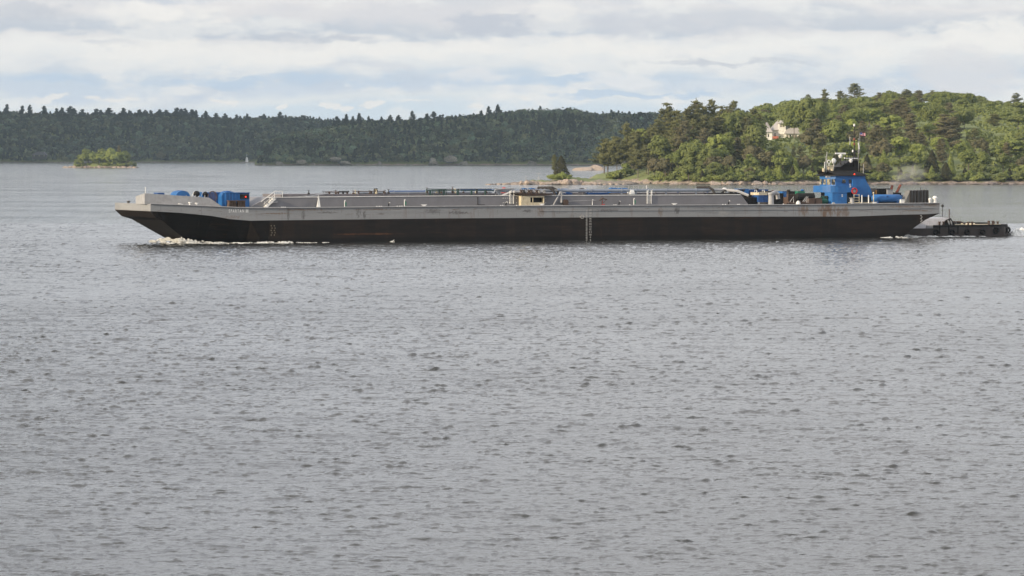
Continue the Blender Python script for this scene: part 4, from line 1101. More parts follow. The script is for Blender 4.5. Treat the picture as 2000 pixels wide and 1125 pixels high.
# ---- foredeck
def bw_panel(pts, th, mat, name):
    pass
def foredeck():
    # breakwater: closed wedge of plates round the bow gear
    va = 1.6
    ua, za = B(283, 377.5, va); ub, zb = B(408, 386, va); uc, zc = B(436, 402, va); z0 = dk(ua)-.05
    b = MB(); t = .12
    b.hexa([(ua, va, z0), (uc, va, dk(uc)), (uc, va+t, dk(uc)), (ua, va+t, z0), (ua, va, za), (ub, va, zb), (ub, va+t, zb), (ua, va+t, za)])
    vf = 7.5; uf, zf = B(265, 383.5, vf)
    b.hexa([(ua, va, z0), (ua, va+t, z0), (uf+t, vf, z0), (uf, vf, z0), (ua, va, za), (ua, va+t, za), (uf+t, vf, zf), (uf, vf, zf)])
    uf2 = uf+4.0
    b.hexa([(uf, vf, z0), (uf+t, vf, z0), (uf2, BW-1.6, z0), (uf2-t, BW-1.6, z0), (uf, vf, zf), (uf+t, vf, zf), (uf2, BW-1.6, zf-.3), (uf2-t, BW-1.6, zf-.3)])
    for i in range(7):
        u = ua+.6+i*1.4; b.hexa([(u, va+t, z0), (u+.08, va+t, z0), (u+.08, va+.8, z0), (u, va+.8, z0), (u, va+t, za-.3), (u+.08, va+t, za-.3), (u+.08, va+t+.05, za-.3), (u, va+t+.05, za-.3)])
    b.build('breakwater', M_lgrey, barge)
    u, z = B(284, 377, 1.9); zt = B(284, 365, 1.9)[1]
    b = MB(); b.tube([(u, 1.9, dk(u)), (u, 1.9, zt)], .05, 6); b.build('jackstaff', M_white, barge)
    # small posts and fairleads at the rail
    for px, py, h, m in [(243, 397, .75, M_brown), (249, 397, .75, M_brown), (226, 397, .3, M_dark), (233, 397, .4, M_grey)]:
        v = 8 if px > 240 else 13; u = U(px, v); b = MB(); z = dk(0)
        b.lathe((max(.5, u), v, z-.05), [(.2, 0), (.2, h*.85), (.3, h*.85), (.3, h)], 10); b.build('bollard', m, barge)
    for px, h in [(351, .28), (355, .22), (371, .55), (384, .5)]:
        u = U(px, .5); b = MB(); b.lathe((u, .5, dk(u)-.05), [(.16, 0), (.13, h*.7), (.25, h*.7), (.25, h)], 10); b.build('bollard', M_white, barge)
    # blue hood of the bow winch
    def hood(px0, px1, py, v0, v1, name='winch_hood', m=M_blue):
        u0, u1 = U(px0, v0), U(px1, v0); z1 = B((px0+px1)/2, py, v0)[1]; r = (u1-u0)/2; zc = z1-r*.75
        poly = [(u0, dk(u0)-.05)] + [(u0+r-r*math.cos(math.pi*i/14), zc+r*.75*math.sin(math.pi*i/14)) for i in range(15)] + [(u1, dk(u1)-.05)]
        b = MB(); b.prism(poly, v0, v1)
        for k in (.3, .6): b.prism([(x, z+.04) for x, z in poly[1:-1]] + [(x, z-.1) for x, z in poly[1:-1]][::-1], v0+(v1-v0)*k, v0+(v1-v0)*k+.15)
        b.prism([(u0+r*.5, zc-.1), (u0+r*1.5, zc-.1), (u0+r*1.5, zc+.35), (u0+r*.5, zc+.35)], v0-.03, v0)
        return b.build(name, m, barge)
    hood(344, 371, 372.5, 6, 9)
    b = MB(); u0, u1 = U(308, 7), U(321, 7); z = B(310, 377, 7)[1]; b.box(u0, u1, 7, 9, z-.25, z+.05); b.box(u0+.3, u0+.4, 7.5, 8.5, dk(0)-.1, z-.25); b.box(u1-.4, u1-.3, 7.5, 8.5, dk(0)-.1, z-.25); b.build('hatch_cover', M_dblue, barge)
    for px, py0, py1, rx in [(384, 372.5, 384, 6.5), (401, 374, 386, 5.2)]:
        v = 5; u = U(px, v); zt = B(px, py0, v)[1]; zb = B(px, py1, v)[1]; r = rx/13.3
        b = MB(); b.ball((u, v, (zt+zb)/2), r, r, (zt-zb)/2, 14, 10); b.tube([(u, v, dk(u)), (u, v, zb+.1)], .18, 8); b.build('ventilator', M_black, barge, True)
        b = MB(); b.tube([(u-1.0, v+.4, dk(u)+.5), (u-.35, v, zt-.1)], .05, 5); b.build('brace', M_white, barge)
    # chafing gear: tall ring with net
    u, z = B(415, 385, 2.5); b = MB(); pts = [(u+.75*math.cos(t)*.9, 2.5, z+.85*math.sin(t)) for t in np.linspace(0, 2*math.pi, 17)]; b.tube(pts, .07, 6)
    for i in range(-2, 3): b.tube([(u+i*.2, 2.5, z-.75), (u+i*.2+.12, 2.5, z+.75)], .04, 4)
    b.build('rope_rack', M_brown, barge)
    # ribbed blue machinery houses
    def ribbed(px0, px1, py, v0, v1, n, name, m, m2=None, h0=None):
        u0, u1 = U(px0, v0), U(px1, v0); z = B((px0+px1)/2, py, v0)[1]; zb = dk(u0)-.05 if h0 is None else h0
        b = MB(); b.box(u0, u1, v0, v1, zb, z)
        for i in range(n+1):
            u = u0 + (u1-u0)*i/n; b.box(u-.06, u+.06, v0-.12, v0, zb, z)
        for i in range(4): v = v0+(v1-v0)*i/3; b.box(u0-.1, u0, v-.05, v+.05, zb, z)
        b.box(u0-.15, u1+.15, v0-.15, v1+.1, z, z+.08); return b.build(name, m, barge)
    ribbed(407, 436, 376.5, 5, 9, 6, 'machinery_house', M_blue)
    hood(433, 462, 373.2, 3.2, 5.2)
    ribbed(441, 467, 377, 1.9, 3.1, 4, 'machinery_house', M_blue)
    ribbed(467, 486, 377, 3.4, 6, 2, 'machinery_house', M_dblue)
    u0, u1 = U(469, 2.2), U(485, 2.2); z1 = B(470, 381, 2.2)[1]; z0 = B(470, 388, 2.2)[1]
    b = MB(); b.box(u0, u1, 2.2, 3.3, z0, z1); b.box(u0, u1, 2.1, 3.4, z1, z1+.1); b.build('generator', M_dark, barge)
    b = MB(); u, z = B(480, 384.5, 2.05); b.ball((u, 2.08, z), .12); b.build('warning_lamp', M_redlamp, barge)
    b = MB(); b.box(u0-.1, u1+.2, 2.4, 3.2, dk(u0)-.05, z0); b.build('generator_base', M_blue, barge)
    for px0, px1 in ((446.5, 461.5), (464, 479.5)):
        u0, u1 = U(px0, .6), U(px1, .6); z = B(px0, 391.5, .6)[1]; zb = dk(u0)-.05; b = MB()
        b.hexa([(u0, .6, zb), (u1, .6, zb), (u1, 1.5, zb), (u0, 1.5, zb), (u0+.12, .7, z), (u1-.12, .7, z), (u1-.12, 1.4, z), (u0+.12, 1.4, z)])
        for i in range(5): u = u0+.1+(u1-u0-.2)*i/4; b.box(u-.04, u+.04, .5, .62, zb, z-.05)
        b.box(u0, u1, .5, 1.5, z-.12, z); b.build('fairlead_box', M_brown, barge)
    # long low curb
    b = MB(); u0, u1 = U(436, 1.2), U(545, 1.2); b.box(u0, u1, 1.2, 1.3, dk(u0)-.1, dk(u1)+.18); b.build('curb', M_grey, barge)
    # forward sloping end of the trunk reads as a ramp, white stair up its side
    n = 6; u0, zb = U(520, 1.0), dk(U(520)); 
    ua, ub = U(516, 1.2), U(535, 1.2); zt = B(535, 386.5, 1.2)[1]; b = MB()
    for i in range(n):
        f = i/n; u = ua+(ub-ua)*f; z = zb + (zt-zb)*(f+1/n); b.box(u, u+(ub-ua)/n*1.1, .9, 1.65, z-.08, z); b.box(u, u+.05, .9, 1.65, z-(zt-zb)/n, z)
    for v in (.85, 1.66): b.hexa([(ua-.1, v, zb), (ua+.3, v, zb), (ua+.3, v+.06, zb), (ua-.1, v+.06, zb), (ub, v, zt-.1), (ub+.3, v, zt-.1), (ub+.3, v+.06, zt-.1), (ub, v+.06, zt-.1)])
    st = b.build('stair', M_white, barge)
    b = MB()
    for v in (.88,):
        b.tube([(ua-.6, v, zb+.9), (ub, v, zt+.95), (ub+1.3, v, zt+.95)], .045, 5); b.tube([(ua-.2, v, zb+.55), (ub, v, zt+.5), (ub+1.3, v, zt+.5)], .03, 5)
        for f in (0, .5, 1): b.tube([(ua+(ub-ua)*f, v, zb+(zt-zb)*f), (ua+(ub-ua)*f, v, zb+(zt-zb)*f+.95)], .04, 5)
        b.tube([(ub+1.2, v, zt), (ub+1.2, v, zt+.95)], .04, 5)
    h = b.build('handrail', M_white, barge)
foredeck()

# ---- trunk
VT0, VT1 = 1.7, 16.6
UT0, UT1 = U(522, VT0), U(1446, VT0)
TZ = [(UT0, B(530, 386, VT0)[1]), (U(900, VT0), B(900, 382.9, VT0)[1]), (U(1446, VT0), B(1446, 380.8, VT0)[1])]
tz = lambda u: interp(u, TZ)
def trunk():
    b = MB(); n = 24; us = [UT0+(UT1-UT0)*i/n for i in range(n+1)]
    for a, c in zip(us, us[1:]):
        b.hexa([(a, VT0, dk(a)-.1), (c, VT0, dk(c)-.1), (c, VT1, dk(c)-.1), (a, VT1, dk(a)-.1), (a, VT0, tz(a)), (c, VT0, tz(c)), (c, VT1, tz(c)), (a, VT1, tz(a))])
    ur = U(1464, VT0)
    z0 = dk(UT0)-.1; uf = U(487, VT0)
    b.hexa([(uf, VT0, z0), (UT0, VT0, z0), (UT0, VT1, z0), (uf, VT1, z0), (uf+.1, VT0, z0+.2), (UT0, VT0, tz(UT0)), (UT0, VT1, tz(UT0)), (uf+.1, VT1, z0+.2)])
    b.hexa([(UT1, VT0, z0), (ur, VT0, z0), (ur, VT1, z0), (UT1, VT1, z0), (UT1, VT0, tz(UT1)), (ur-1.3, VT0, z0+.2+.3), (ur-1.3, VT1, z0+.5), (UT1, VT1, tz(UT1))] if False else
           [(UT1, VT0, z0), (ur, VT0, z0), (ur, VT1, z0), (UT1, VT1, z0), (UT1, VT0, tz(UT1)), (UT1+.15, VT0, tz(UT1)), (UT1+.15, VT1, tz(UT1)), (UT1, VT1, tz(UT1))])
    b.build('trunk_deck', paint('trunk_side_paint', (.185, .185, .20), .55, wear=.15, scale=.6, amount=.08), barge)
    b = MB(); b.tube([(u, VT0-.03, tz(u)+.03) for u in us], .06, 6); b.build('trunk_edge_rail', M_white, barge)
    # raised inner tier
    b = MB(); ui0, ui1 = U(548, 7), U(1420, 7)
    b.box(ui0, ui1, 7, 15.5, tz(ui0)-.25, tz(ui0)+.42)
    for u in np.arange(ui0, ui1, 4.0): b.box(u, u+.1, 6.85, 7, tz(u)-.1, tz(u)+.45)
    b.build('inner_coaming', paint('coaming_paint', (.15, .14, .15), .6, wear=.5), barge)
    # seam post on the side
    b = MB(); 
    for px in (933, 940): pass
    u = U(933, VT0); b.box(u-.05, u+.05, VT0-.06, VT0, tz(u)-1.3, tz(u)-.15); b.box(u, u+1.1, VT0-.05, VT0, tz(u)-1.32, tz(u)-1.26); b.build('pipe_bracket', M_dark, barge)
    # rows of white studs around the ladder
    b = MB()
    for py in (387, 396):
        for px in (983, 987, 991, 995, 999, 1003, 1009, 1014, 1066): u, z = B(px, py, VT0-.05); b.box(u-.05, u+.05, VT0-.05, VT0, z-.05, z+.05)
    b.build('bolts', M_white, barge)
trunk()
TS = tz(0)
def deckz(px, py, v): return B(px, py, v)
def rail_ladder(px0, px1, pyt, pyb):
    v = VT0-.12; u0, zt = B(px0, pyt, v); u1, _ = B(px1, pyt, v); zb = B(px0, pyb, v)[1]; b = MB(); zk = tz(u0)
    for u in (u0, u1):
        b.tube([(u, v, zb), (u, v, zt), (u+.28, v+.1, zt+.04), (u+.36, v+.5, zt-.1), (u+.36, v+.5, zk)], .05, 6)
    n = 9
    for i in range(n): z = zb + (zk-zb)*(i+.5)/n; b.tube([(u0, v, z), (u1, v, z)], .03, 5)
    b.build('ladder', M_white, barge)
rail_ladder(996, 1003, 372.5, 398); rail_ladder(1264, 1272, 371.5, 398)
# stowed boom and its rest
u0, z0 = B(532, 394.5, .9); u1, z1 = B(640, 377.5, 6)
b = MB(); b.tube([(u0-.8, .9, z0-.25), (u1, 6, z1)], .10, 8); b.tube([(u0-.8, .9, z0-.05), (u1-.5, 6, z1+.16)], .03, 5); b.build('boom', M_lgrey, barge)
u, zb = B(623, 405, 1.0); zt = B(623, 385.5, 1.0)[1]
b = MB(); b.hexa([(u-.32, .9, zb), (u+.22, .9, zb), (u+.22, 1.2, zb), (u-.32, 1.2, zb), (u-.06, 1.0, zt), (u+.03, 1.0, zt), (u+.03, 1.1, zt), (u-.06, 1.1, zt)]); b.tube([(u-.2, 1.05, zt-.1), (u, 1.05, zt+.35)], .03, 5); b.build('boom_rest', M_white, barge)
for px, pt in ((673, 392), (790, 390.5), (1238, 388), (1157, 391)):
    u, zt = B(px, pt, .9); zb = dk(u)-.03; b = MB(); b.tube([(u, .9, zb), (u, .9, zt)], .055, 6); b.tube([(u, .9, zt), (u+.08, .9, zt+.08), (u+.16, .9, zt-.05)], .05, 6); pv = b.build('vent_pipe', M_white, barge)
    if px != 1157: b = MB(); b.prism([(u+.10, zt-.2), (u+.30, zt-.75), (u+.12, zt-.8)], .85, .95); b.box(u+.1, u+.28, .82, .98, zt-.55, zt-.25); b.build('valve', M_green, barge)
for px, pt in ((759, 396.5), (988, 395), (1209, 393.5), (1423, 393)):
    u, zt = B(px, pt, .9); zb = dk(u)-.03; b = MB(); b.tube([(u, .9, zb), (u+.02, .9, zt-.15), (u+.1, .9, zt)], .09, 6); b.build('deck_post', M_black, barge)
    b = MB(); b.ball((u+.16, .9, zt+.02), .09, n=8, m=6); b.build('post_lamp', M_white, barge)
for px in (828, 1058, 1317):
    u = U(px, .7); z = dk(u)-.02; b = MB()
    b.box(u-.15, u+.15, .55, .85, z, z+.2); b.hexa([(u-.15, .6, z+.12), (u+.15, .6, z+.12), (u+.15, .8, z+.12), (u-.15, .8, z+.12), (u-.5, .6, z+.36), (u+.5, .6, z+.36), (u+.5, .8, z+.36), (u-.5, .8, z+.36)]); b.build('cleat', M_white, barge)
for px in (550, 553, 557, 736, 741, 745, 776, 781, 785, 978, 982, 1009, 1199, 1203, 1230, 1412, 1417, 1441, 1444, 1530):
    u = U(px, .5); b = MB(); b.lathe((u, .5, dk(u)-.03), [(.13, 0), (.1, .1), (.14, .14), (.05, .2)], 8); b.build('deck_fitting', M_white, barge)

# ---- pipes and cargo gear on the trunk
def pipes():
    rn = random.Random(5)
    T = lambda u: tz(u)+.42
    def run(px0, px1, v, z, r, m, name='cargo_pipe', step=5.0):
        u0, u1 = U(px0, v), U(px1, v); b = MB(); b.tube([(u0, v, z), (u1, v, z)], r, 10)
        u = u0+.6
        while u < u1: b.tube([(u, v, z), (u+.12, v, z)], r*1.35, 10); b.box(u-.06, u+.18, v-.08, v+.08, T(u)-.3, z-r*.8); u += step
        return b.build(name, m, barge)
    zt = T(0)
    run(966, 1232, 6.4, B(1100, 372.5, 6.4)[1], .24, M_pipe)
    run(1234, 1388, 6.4, B(1300, 371.8, 6.4)[1], .24, M_pipe)
    run(700, 960, 9, B(800, 376.3, 9)[1], .16, M_pipe)
    run(900, 1400, 10.5, B(1100, 371, 10.5)[1], .13, M_dblue)
    run(760, 830, 12, B(790, 374, 12)[1], .14, M_dblue)
    run(832, 975, 6.7, B(900, 371.8, 6.7)[1], .07, M_dgreen, step=2.2)
    run(850, 960, 7.6, B(900, 369.5, 7.6)[1], .06, M_dark, step=3)
    run(635, 680, 8, B(650, 375, 8)[1], .09, M_brown, step=1.4); run(662, 682, 7.4, B(670, 374.4, 7.4)[1], .1, M_dark, step=1.1)
    run(692, 750, 8, B(700, 373.7, 8)[1], .06, M_brown, step=2)
    # valve clusters: stem, wheel and body
    for px, v, h in [(603, 7, .55), (632, 7, .35), (656, 7.2, .5), (690, 7.2, .4), (694, 7.2, .5), (722, 8, .4), (735, 7, .55), (752, 7.1, .5), (759, 7.1, .6), (834, 7, .8), (853, 7, .5), (862, 8, .55), (884, 6.9, .9), (889, 6.9, .6), (905, 8, .4), (930, 8, .5), (950, 8, .4), (968, 7, .6)]:
        u = U(px, v); z = T(u); b = MB(); b.lathe((u, v, z-.05), [(.16, 0), (.2, h*.4), (.07, h*.45), (.06, h)], 8); b.torus((u, v, z+h), .17, .035, 'z', 12)
        b.build('valve', rn.choice([M_brown, M_cream, M_dark, M_brown]), barge)
    b = MB(); u = U(734, 7.5); b.box(u-.22, u+.22, 7.3, 7.8, T(u)-.1, B(734, 368, 7.5)[1]); b.build('control_box', M_dark, barge)
    # open pipe rack
    u0, u1 = U(833, 6.6), U(872, 6.6); z = B(834, 369, 6.6)[1]; b = MB()
    for u in (u0, u0+1.0, u1-1, u1): b.tube([(u, 6.6, T(u)-.4), (u, 6.6, z)], .05, 5)
    b.tube([(u0, 6.6, z), (u1, 6.6, z-.15)], .07, 6); b.tube([(u0, 6.6, z-.3), (u1, 6.6, z-.42)], .05, 6); b.build('pipe_rack', M_dgreen, barge)
    # hose saddle at 965-990
    b = MB(); u = U(968, 6)
    for k in range(4):
        uu = u+k*.7; b.tube([(uu, 6, tz(uu)), (uu+.3, 6, T(uu)+.55), (uu+1.0, 6, T(uu)+.6)], .06, 5)
    b.tube([(u, 6, T(u)+.5), (u+2.8, 6, T(u)+.62)], .12, 8); b.build('hose_saddle', M_grey, barge)
    # blue tarpaulins and boxes on the far side
    for px0, px1, py, m in [(1022, 1032, 367.5, M_blue), (1036, 1047, 367.2, M_blue), (1057, 1062, 369, M_blue), (1092, 1112, 368.6, M_blue), (1116, 1128, 368.4, M_lgrey), (1193, 1207, 366.5, M_blue), (1210, 1228, 367, M_blue), (985, 990, 366, M_red), (1136, 1143, 367.5, M_dark), (1145, 1150, 367.5, M_lgrey), (1231, 1240, 370.3, M_white), (1085, 1118, 377, M_dblue), (1150, 1190, 377, M_dblue)]:
        v = 12 if py < 369.5 else 6; u0, u1 = U(px0, v), U(px1, v); z = B(px0, py, v)[1]; b = MB()
        b.hexa([(u0, v, T(u0)-.3), (u1, v, T(u0)-.3), (u1, v+1.2, T(u0)-.3), (u0, v+1.2, T(u0)-.3), (u0+.08, v+.1, z), (u1-.12, v+.1, z-.05), (u1-.1, v+1.1, z), (u0+.1, v+1.1, z-.04)]); b.box(u0-.04, u1+.04, v-.03, v+1.23, T(u0)-.1, T(u0)-.02); b.build('deck_locker', m, barge)
    # black crossover pipes over the long main
    for px, v in ((1066, 6.2), (1073, 6.4), (1378, 6.2)):
        u = U(px, v); b = MB(); b.tube([(u, v+3, T(u)+.7), (u+.4, v-.3, T(u)+.75), (u+.9, v-.7, T(u)+.35), (u+1.2, v-.9, tz(u)+.05)], .2, 8); b.build('crossover_pipe', M_dark, barge)
    b = MB(); u = U(1080, 5.5); 
    for k in range(3): b.box(u+k*.45, u+k*.45+.8, 5.5, 6.2, T(u)+.35-k*.3, T(u)+.42-k*.3)
    b.build('step', M_white, barge)
    # far side guard rail of the trunk
    v = 15.6; b = MB(); u0, u1 = U(1190, v), U(1256, v); z = B(1200, 362.5, v)[1]
    for f in np.linspace(0, 1, 8): b.tube([(u0+(u1-u0)*f, v, T(0)-.5), (u0+(u1-u0)*f, v, z)], .045, 5)
    b.tube([(u0+1, v, z), (u1, v, z)], .045, 5); b.build('guard_rail', M_lgrey, barge)
    b = MB(); u = U(1263, v); b.tube([(u, v, T(0)-.5), (u, v, z)], .05, 5); b.build('rail_post', M_white, barge)
    # cargo manifold on the near side
    v = .7; u0, u1 = U(1018, v), U(1063, v); zb = dk(u0)-.03; zt = B(1018, 382.5, v)[1]; um = U(1036, v); zo = B(1040, 395.5, v)[1]; ze = B(1040, 385.5, v)[1]
    b = MB(); b.box(u0, um, v, v+1.1, zb, zt); b.box(um, u1, v, v+1.1, zb, zo); b.box(um, u1, v, v+1.1, ze, zt); b.box(u1-.1, u1, v, v+1.1, zo, ze); b.box(um, u1-.1, v+.9, v+1.1, zo, ze)
    b.box(um+.35, um+.45, v, v+.1, zb, ze)
    mf = b.build('manifold_housing', M_cream, barge)
    b = MB(); b.box(um+.05, u1-.15, v+.75, v+.88, zo+.02, ze-.02); b.build('recess_shade_panel', M_black, barge)  # black sheet standing in for the shade inside the opening
    b = MB(); b.hexa([(u0+.8, v-.1, zt), (u1+.1, v-.1, zt), (u1+.1, v+3, zt), (u0+.8, v+3, zt), (u0-1.3, v-.2, zt+.42), (u1+1.5, v-.2, zt+.3), (u1+1.5, v+3.2, zt+.3), (u0-1.3, v+3.2, zt+.42)]); b.build('drip_tray', M_brown, barge)
    for k in range(7):
        u = u0+.2+k*.62; b = MB(); zz = zt+.4; b.lathe((u, v+.5+(k % 2)*.5, zz), [(.28, 0), (.28, .12), (.16, .14), (.16, .35), (.27, .37), (.27, .45)], 10); b.torus((u, v+.4, zz+.42), .22, .04, 'y', 12); b.build('manifold_valve', rn.choice([M_brown, M_dark, M_grey]), barge)
    b = MB(); b.tube([(u0-2.2, v+2.5, zt-.1), (u0-.8, v+2, zt+.55), (u1+1, v+2, zt+.55)], .2, 8); b.build('manifold_pipe', M_lgrey, barge)
    # a-frame davit and winch
    v = .8; ub, zb = B(1080, 402, v); ut, zt = B(1095, 374.5, v); b = MB(); b.tube([(ub, v, dk(ub)), (ut, v, zt)], .11, 7); b.tube([(ut+.15, v, dk(ut)+.5), (ut+.1, v, zt)], .16, 8, .1); b.tube([(ut, v, zt), (ut+.75, v-.2, zt-.2)], .06, 6); b.box(ub-.3, ut+.9, v-.2, v+.3, dk(ub)-.02, dk(ub)+.15)
    b.build('davit', M_lgrey, barge)
    u = U(1104, v); z = dk(u); b = MB(); b.lathe((u, v-.35, z+.55), [(.42, 0), (.42, .08), (.25, .1), (.25, .6), (.42, .62), (.42, .7)], 14, 'y'); b.box(u-.5, u+.5, v-.2, v+.3, z-.02, z+.2); b.build('winch', M_brown, barge)
    b = MB(); u0, z0 = B(1110, 393, v); u1, z1 = B(1150, 391.5, v); b.tube([(u0, v, z0), (u1, v, z1), (u1+1.2, v, z1+.05)], .035, 5); b.build('cable', M_lgrey, barge)
    u, z = B(1177, 390, v); b = MB(); b.tube([(u-.5, v, z-.1), (u, v, z+.2), (u+.7, v, z)], .09, 6); b.tube([(u-.1, v, z), (u-.15, v, dk(u)+.1)], .06, 5); b.tube([(u+.6, v, z), (u+.1, v, z-.5)], .04, 5); b.torus((u-.1, v, z+.25), .2, .04, 'y', 10); b.build('hose_crane', M_brown, barge)
    b = MB(); b.tube([(u-.3, v, dk(u)+.05), (u+.35, v, dk(u)+.22)], .07, 6); b.tube([(u-.02, v, dk(u)+.1), (u, v, z-.1)], .035, 5); b.build('hose_end', M_red, barge)
pipes()

def aft_gear():
    rn = random.Random(9); D = dk(L_B-25)
    def boxp(px0, px1, pyt, pyb, v, dep, m, name, taper=0):
        u0, u1 = U(px0, v), U(px1, v); zt = B(px0, pyt, v)[1]; zb = dk(u0)-.03 if pyb is None else B(px0, pyb, v)[1]
        b = MB(); b.hexa([(u0, v, zb), (u1, v, zb), (u1, v+dep, zb), (u0, v+dep, zb), (u0+taper, v, zt), (u1-taper, v, zt), (u1-taper, v+dep, zt), (u0+taper, v+dep, zt)])
        b.box(u0+taper-.03, u1-taper+.03, v-.04, v+dep, zt, zt+.05); k = max(1, int((u1-u0)/.7))
        for i in range(1, k): b.box(u0+(u1-u0)*i/k-.03, u0+(u1-u0)*i/k+.03, v-.05, v, zb, zt-.02) if not taper else None
        return b.build(name, m, barge)
    def barrel(px0, px1, py, r, v, m, name):
        u0, u1 = U(px0, v), U(px1, v); z = B(px0, py, v)[1]; b = MB(); b.lathe((0, v, z), [(r*.7, u0), (r, u0+.1), (r, u1-.1), (r*.7, u1)], 14, 'x'); b.box(u0+.1, u0+.25, v-r*.6, v+r*.6, dk(u0)-.02, z-r*.6); b.box(u1-.25, u1-.1, v-r*.6, v+r*.6, dk(u0)-.02, z-r*.6); return b.build(name, m, barge, True)
    def pipe(pts, r, m, name='deck_pipe'):
        b = MB(); P = []
        for px, py, v in pts: u, z = B(px, py, v); P.append((u, v, z))
        b.tube(P, r, 7); return b.build(name, m, barge)
    boxp(1462, 1480, 386, None, 3, 3, M_black, 'pump_engine'); boxp(1454, 1470, 379, 388, 6, 3, M_dark, 'pump_engine')
    boxp(1481, 1500, 382, 395, 2.5, 2.5, M_dblue, 'machinery_house'); boxp(1450, 1462, 369.5, 380, 11, 3, M_blue, 'machinery_house'); boxp(1465, 1500, 370.5, 380, 12, 3, M_dblue, 'machinery_house')
    boxp(1500, 1533, 374, None, 9, 3, M_dark, 'pump_engine'); boxp(1519, 1530, 378, None, 3.2, 2, M_black, 'pump_engine'); boxp(1541, 1574, 380, None, 6, 4, M_brown, 'pump_engine'); boxp(1540, 1555, 374, 382, 8, 3, M_dark, 'exhaust_box')
    boxp(1528, 1536, 374.5, 385, 4, 2, M_blue, 'machinery_house'); boxp(1558, 1572, 374, 380, 7, 2, M_green, 'fuel_tank'); boxp(1574, 1590, 378, 385, 10, 2, M_dblue, 'machinery_house'); boxp(1482, 1498, 376.5, 381, 3, 3, M_cream, 'light_shelter')
    # stout grey ventilation column and its elbow
    u, zt = B(1506, 376, 1.5); b = MB(); b.lathe((u, 1.5, 0), [(.45, dk(u)-.03), (.40, zt-.4), (.50, zt-.3), (.5, zt)], 14); b.tube([(u, 1.5, zt-.3), (u+.8, 1.8, zt), (u+1.5, 2.4, zt-.2), (u+1.6, 2.4, zt-1.0)], .34, 10); b.build('ventilation_column', M_lgrey, barge, True)
    # horned white rail
    for px in (1474, 1489): pipe([(px, 380, 3.2), (px, 371.5, 3.2), (px+4, 371.5, 3.4), (px+4, 376, 3.4)], .06, M_white, 'handrail')
    for px in (1418, 1427, 1436, 1444): pipe([(px-8, 377, 6), (px-3, 370.5+(px % 3), 6), (px+6, 370+(px % 3), 6.5), (px+9, 379, 6)], .16, rn.choice([M_grey, M_dark, M_pipe]))
    pipe([(1390, 371, 6.4), (1415, 371, 6.4), (1440, 373, 5), (1462, 382, 4)], .22, M_lgrey); pipe([(1380, 379, 5.6), (1445, 378, 5.6)], .12, M_dark)
    b = MB(); u, z = B(1415, 368.5, 8); b.ball((u, 8, z), .35, .35, .16); b.tube([(u, 8, z-.8), (u, 8, z)], .12, 6); b.build('ventilator', M_white, barge)
    for px, py, v in ((1452, 371, 8), (1478, 369.5, 12), (1510, 373, 10), (1540, 372, 8), (1567, 371.5, 8), (1393, 371.5, 7)):
        u, z = B(px, py, v); b = MB(); b.tube([(u, v, z-1.2), (u, v, z)], .1, 6); b.ball((u, v, z), .3, .3, .15, 10, 6); b.build('ventilator', rn.choice([M_dark, M_blue, M_brown]), barge)
    # braced white frames
    for px in (1543, 1568, 1571):
        pipe([(px, 394, 1.2), (px+7, 384, 1.2), (px+7, 397, 1.2)], .06, M_lgrey, 'stay'); 
    pipe([(1540, 396.5, 1.2), (1580, 396.5, 1.2)], .09, M_brown)
    u, z = B(1559, 393, .9); b = MB(); b.lathe((u, .9, dk(u)), [(.35, 0), (.35, .25), (.22, .5), (.1, .62)], 12); b.build('capstan', M_white, barge, True)
    boxp(1580, 1592, 388, None, 1.5, 1.6, M_brown, 'fairlead_box', .06); boxp(1593, 1606, 387.5, None, 1.4, 1.6, M_brown, 'fairlead_box', .06)
    barrel(1555, 1590, 384, .55, 3, M_rubber, 'hose_reel')
    # green netted heap, cleats, drums
    u, z = B(1607, 384, 3); b = MB(); b.ball((u, 3, dk(u)+.5), 1.2, .9, .6, 14, 8)
    for k in range(9):
        a = k*.7; b.tube([(u-1.1+k*.22, 2.3+(k % 2)*.3, dk(u)+.5), (u-.9+k*.2, 2.2, dk(u)+1.35-abs(k-4)*.07), (u-.6+k*.15, 2.5, dk(u)+.9)], .05, 5)
    b.build('hawser_heap', paint('green_hawser', (.03, .13, .095), .9, wear=.6), barge)
    for px in (1614, 1620): u = U(px, 2.6); b = MB(); b.lathe((u, 2.6, dk(u)-.02), [(.3, 0), (.3, 1.2), (.25, 1.3), (.1, 1.35)], 12); b.build('drum', M_dark, barge, True)
    # blue near-deck locker
    b = MB(); v = 1.2; u0, um, u1 = U(1623, v), U(1635, v), U(1654, v); zt = B(1640, 376.5, v)[1]; zb = dk(u0)-.03
    b.slab([(u0, v+1.6), (u0+.3, v+.1), (um, v), (u1, v), (u1, v+2.2), (u0, v+2.2)], zb, zt); b.slab([(u0-.06, v+1.6), (u0+.26, v), (um, v-.07), (u1+.06, v-.07), (u1+.06, v+2.26), (u0-.06, v+2.26)], zt, zt+.07)
    b.build('deck_house', M_blue, barge)
    text_mesh('emblem', 'S', 1645, 382, .42, M_letter, barge, v=v-.03)
    b = MB(); u = U(1629, .5); b.hexa([(u-.35, .5, zb), (u+.35, .5, zb), (u+.35, .9, zb), (u-.35, .9, zb), (u-.1, .6, zb+.35), (u+.1, .6, zb+.35), (u+.1, .8, zb+.35), (u-.1, .8, zb+.35)]); b.build('cleat', M_lgrey, barge)
    u = U(1664, 1); b = MB(); b.lathe((u, 1, dk(u)-.02), [(.35, 0), (.3, .8), (.4, .9), (.4, 1.0)], 12); b.build('bollard', M_lgrey, barge)
    # guard rails and posts
    for px in (1668, 1678): pipe([(px, 396.5, .8), (px, 379, .8)], .045, M_cream, 'rail_post')
    for py in (380, 386, 391): pipe([(1668, py, .8), (1678, py, .8)], .035, M_cream, 'rail')
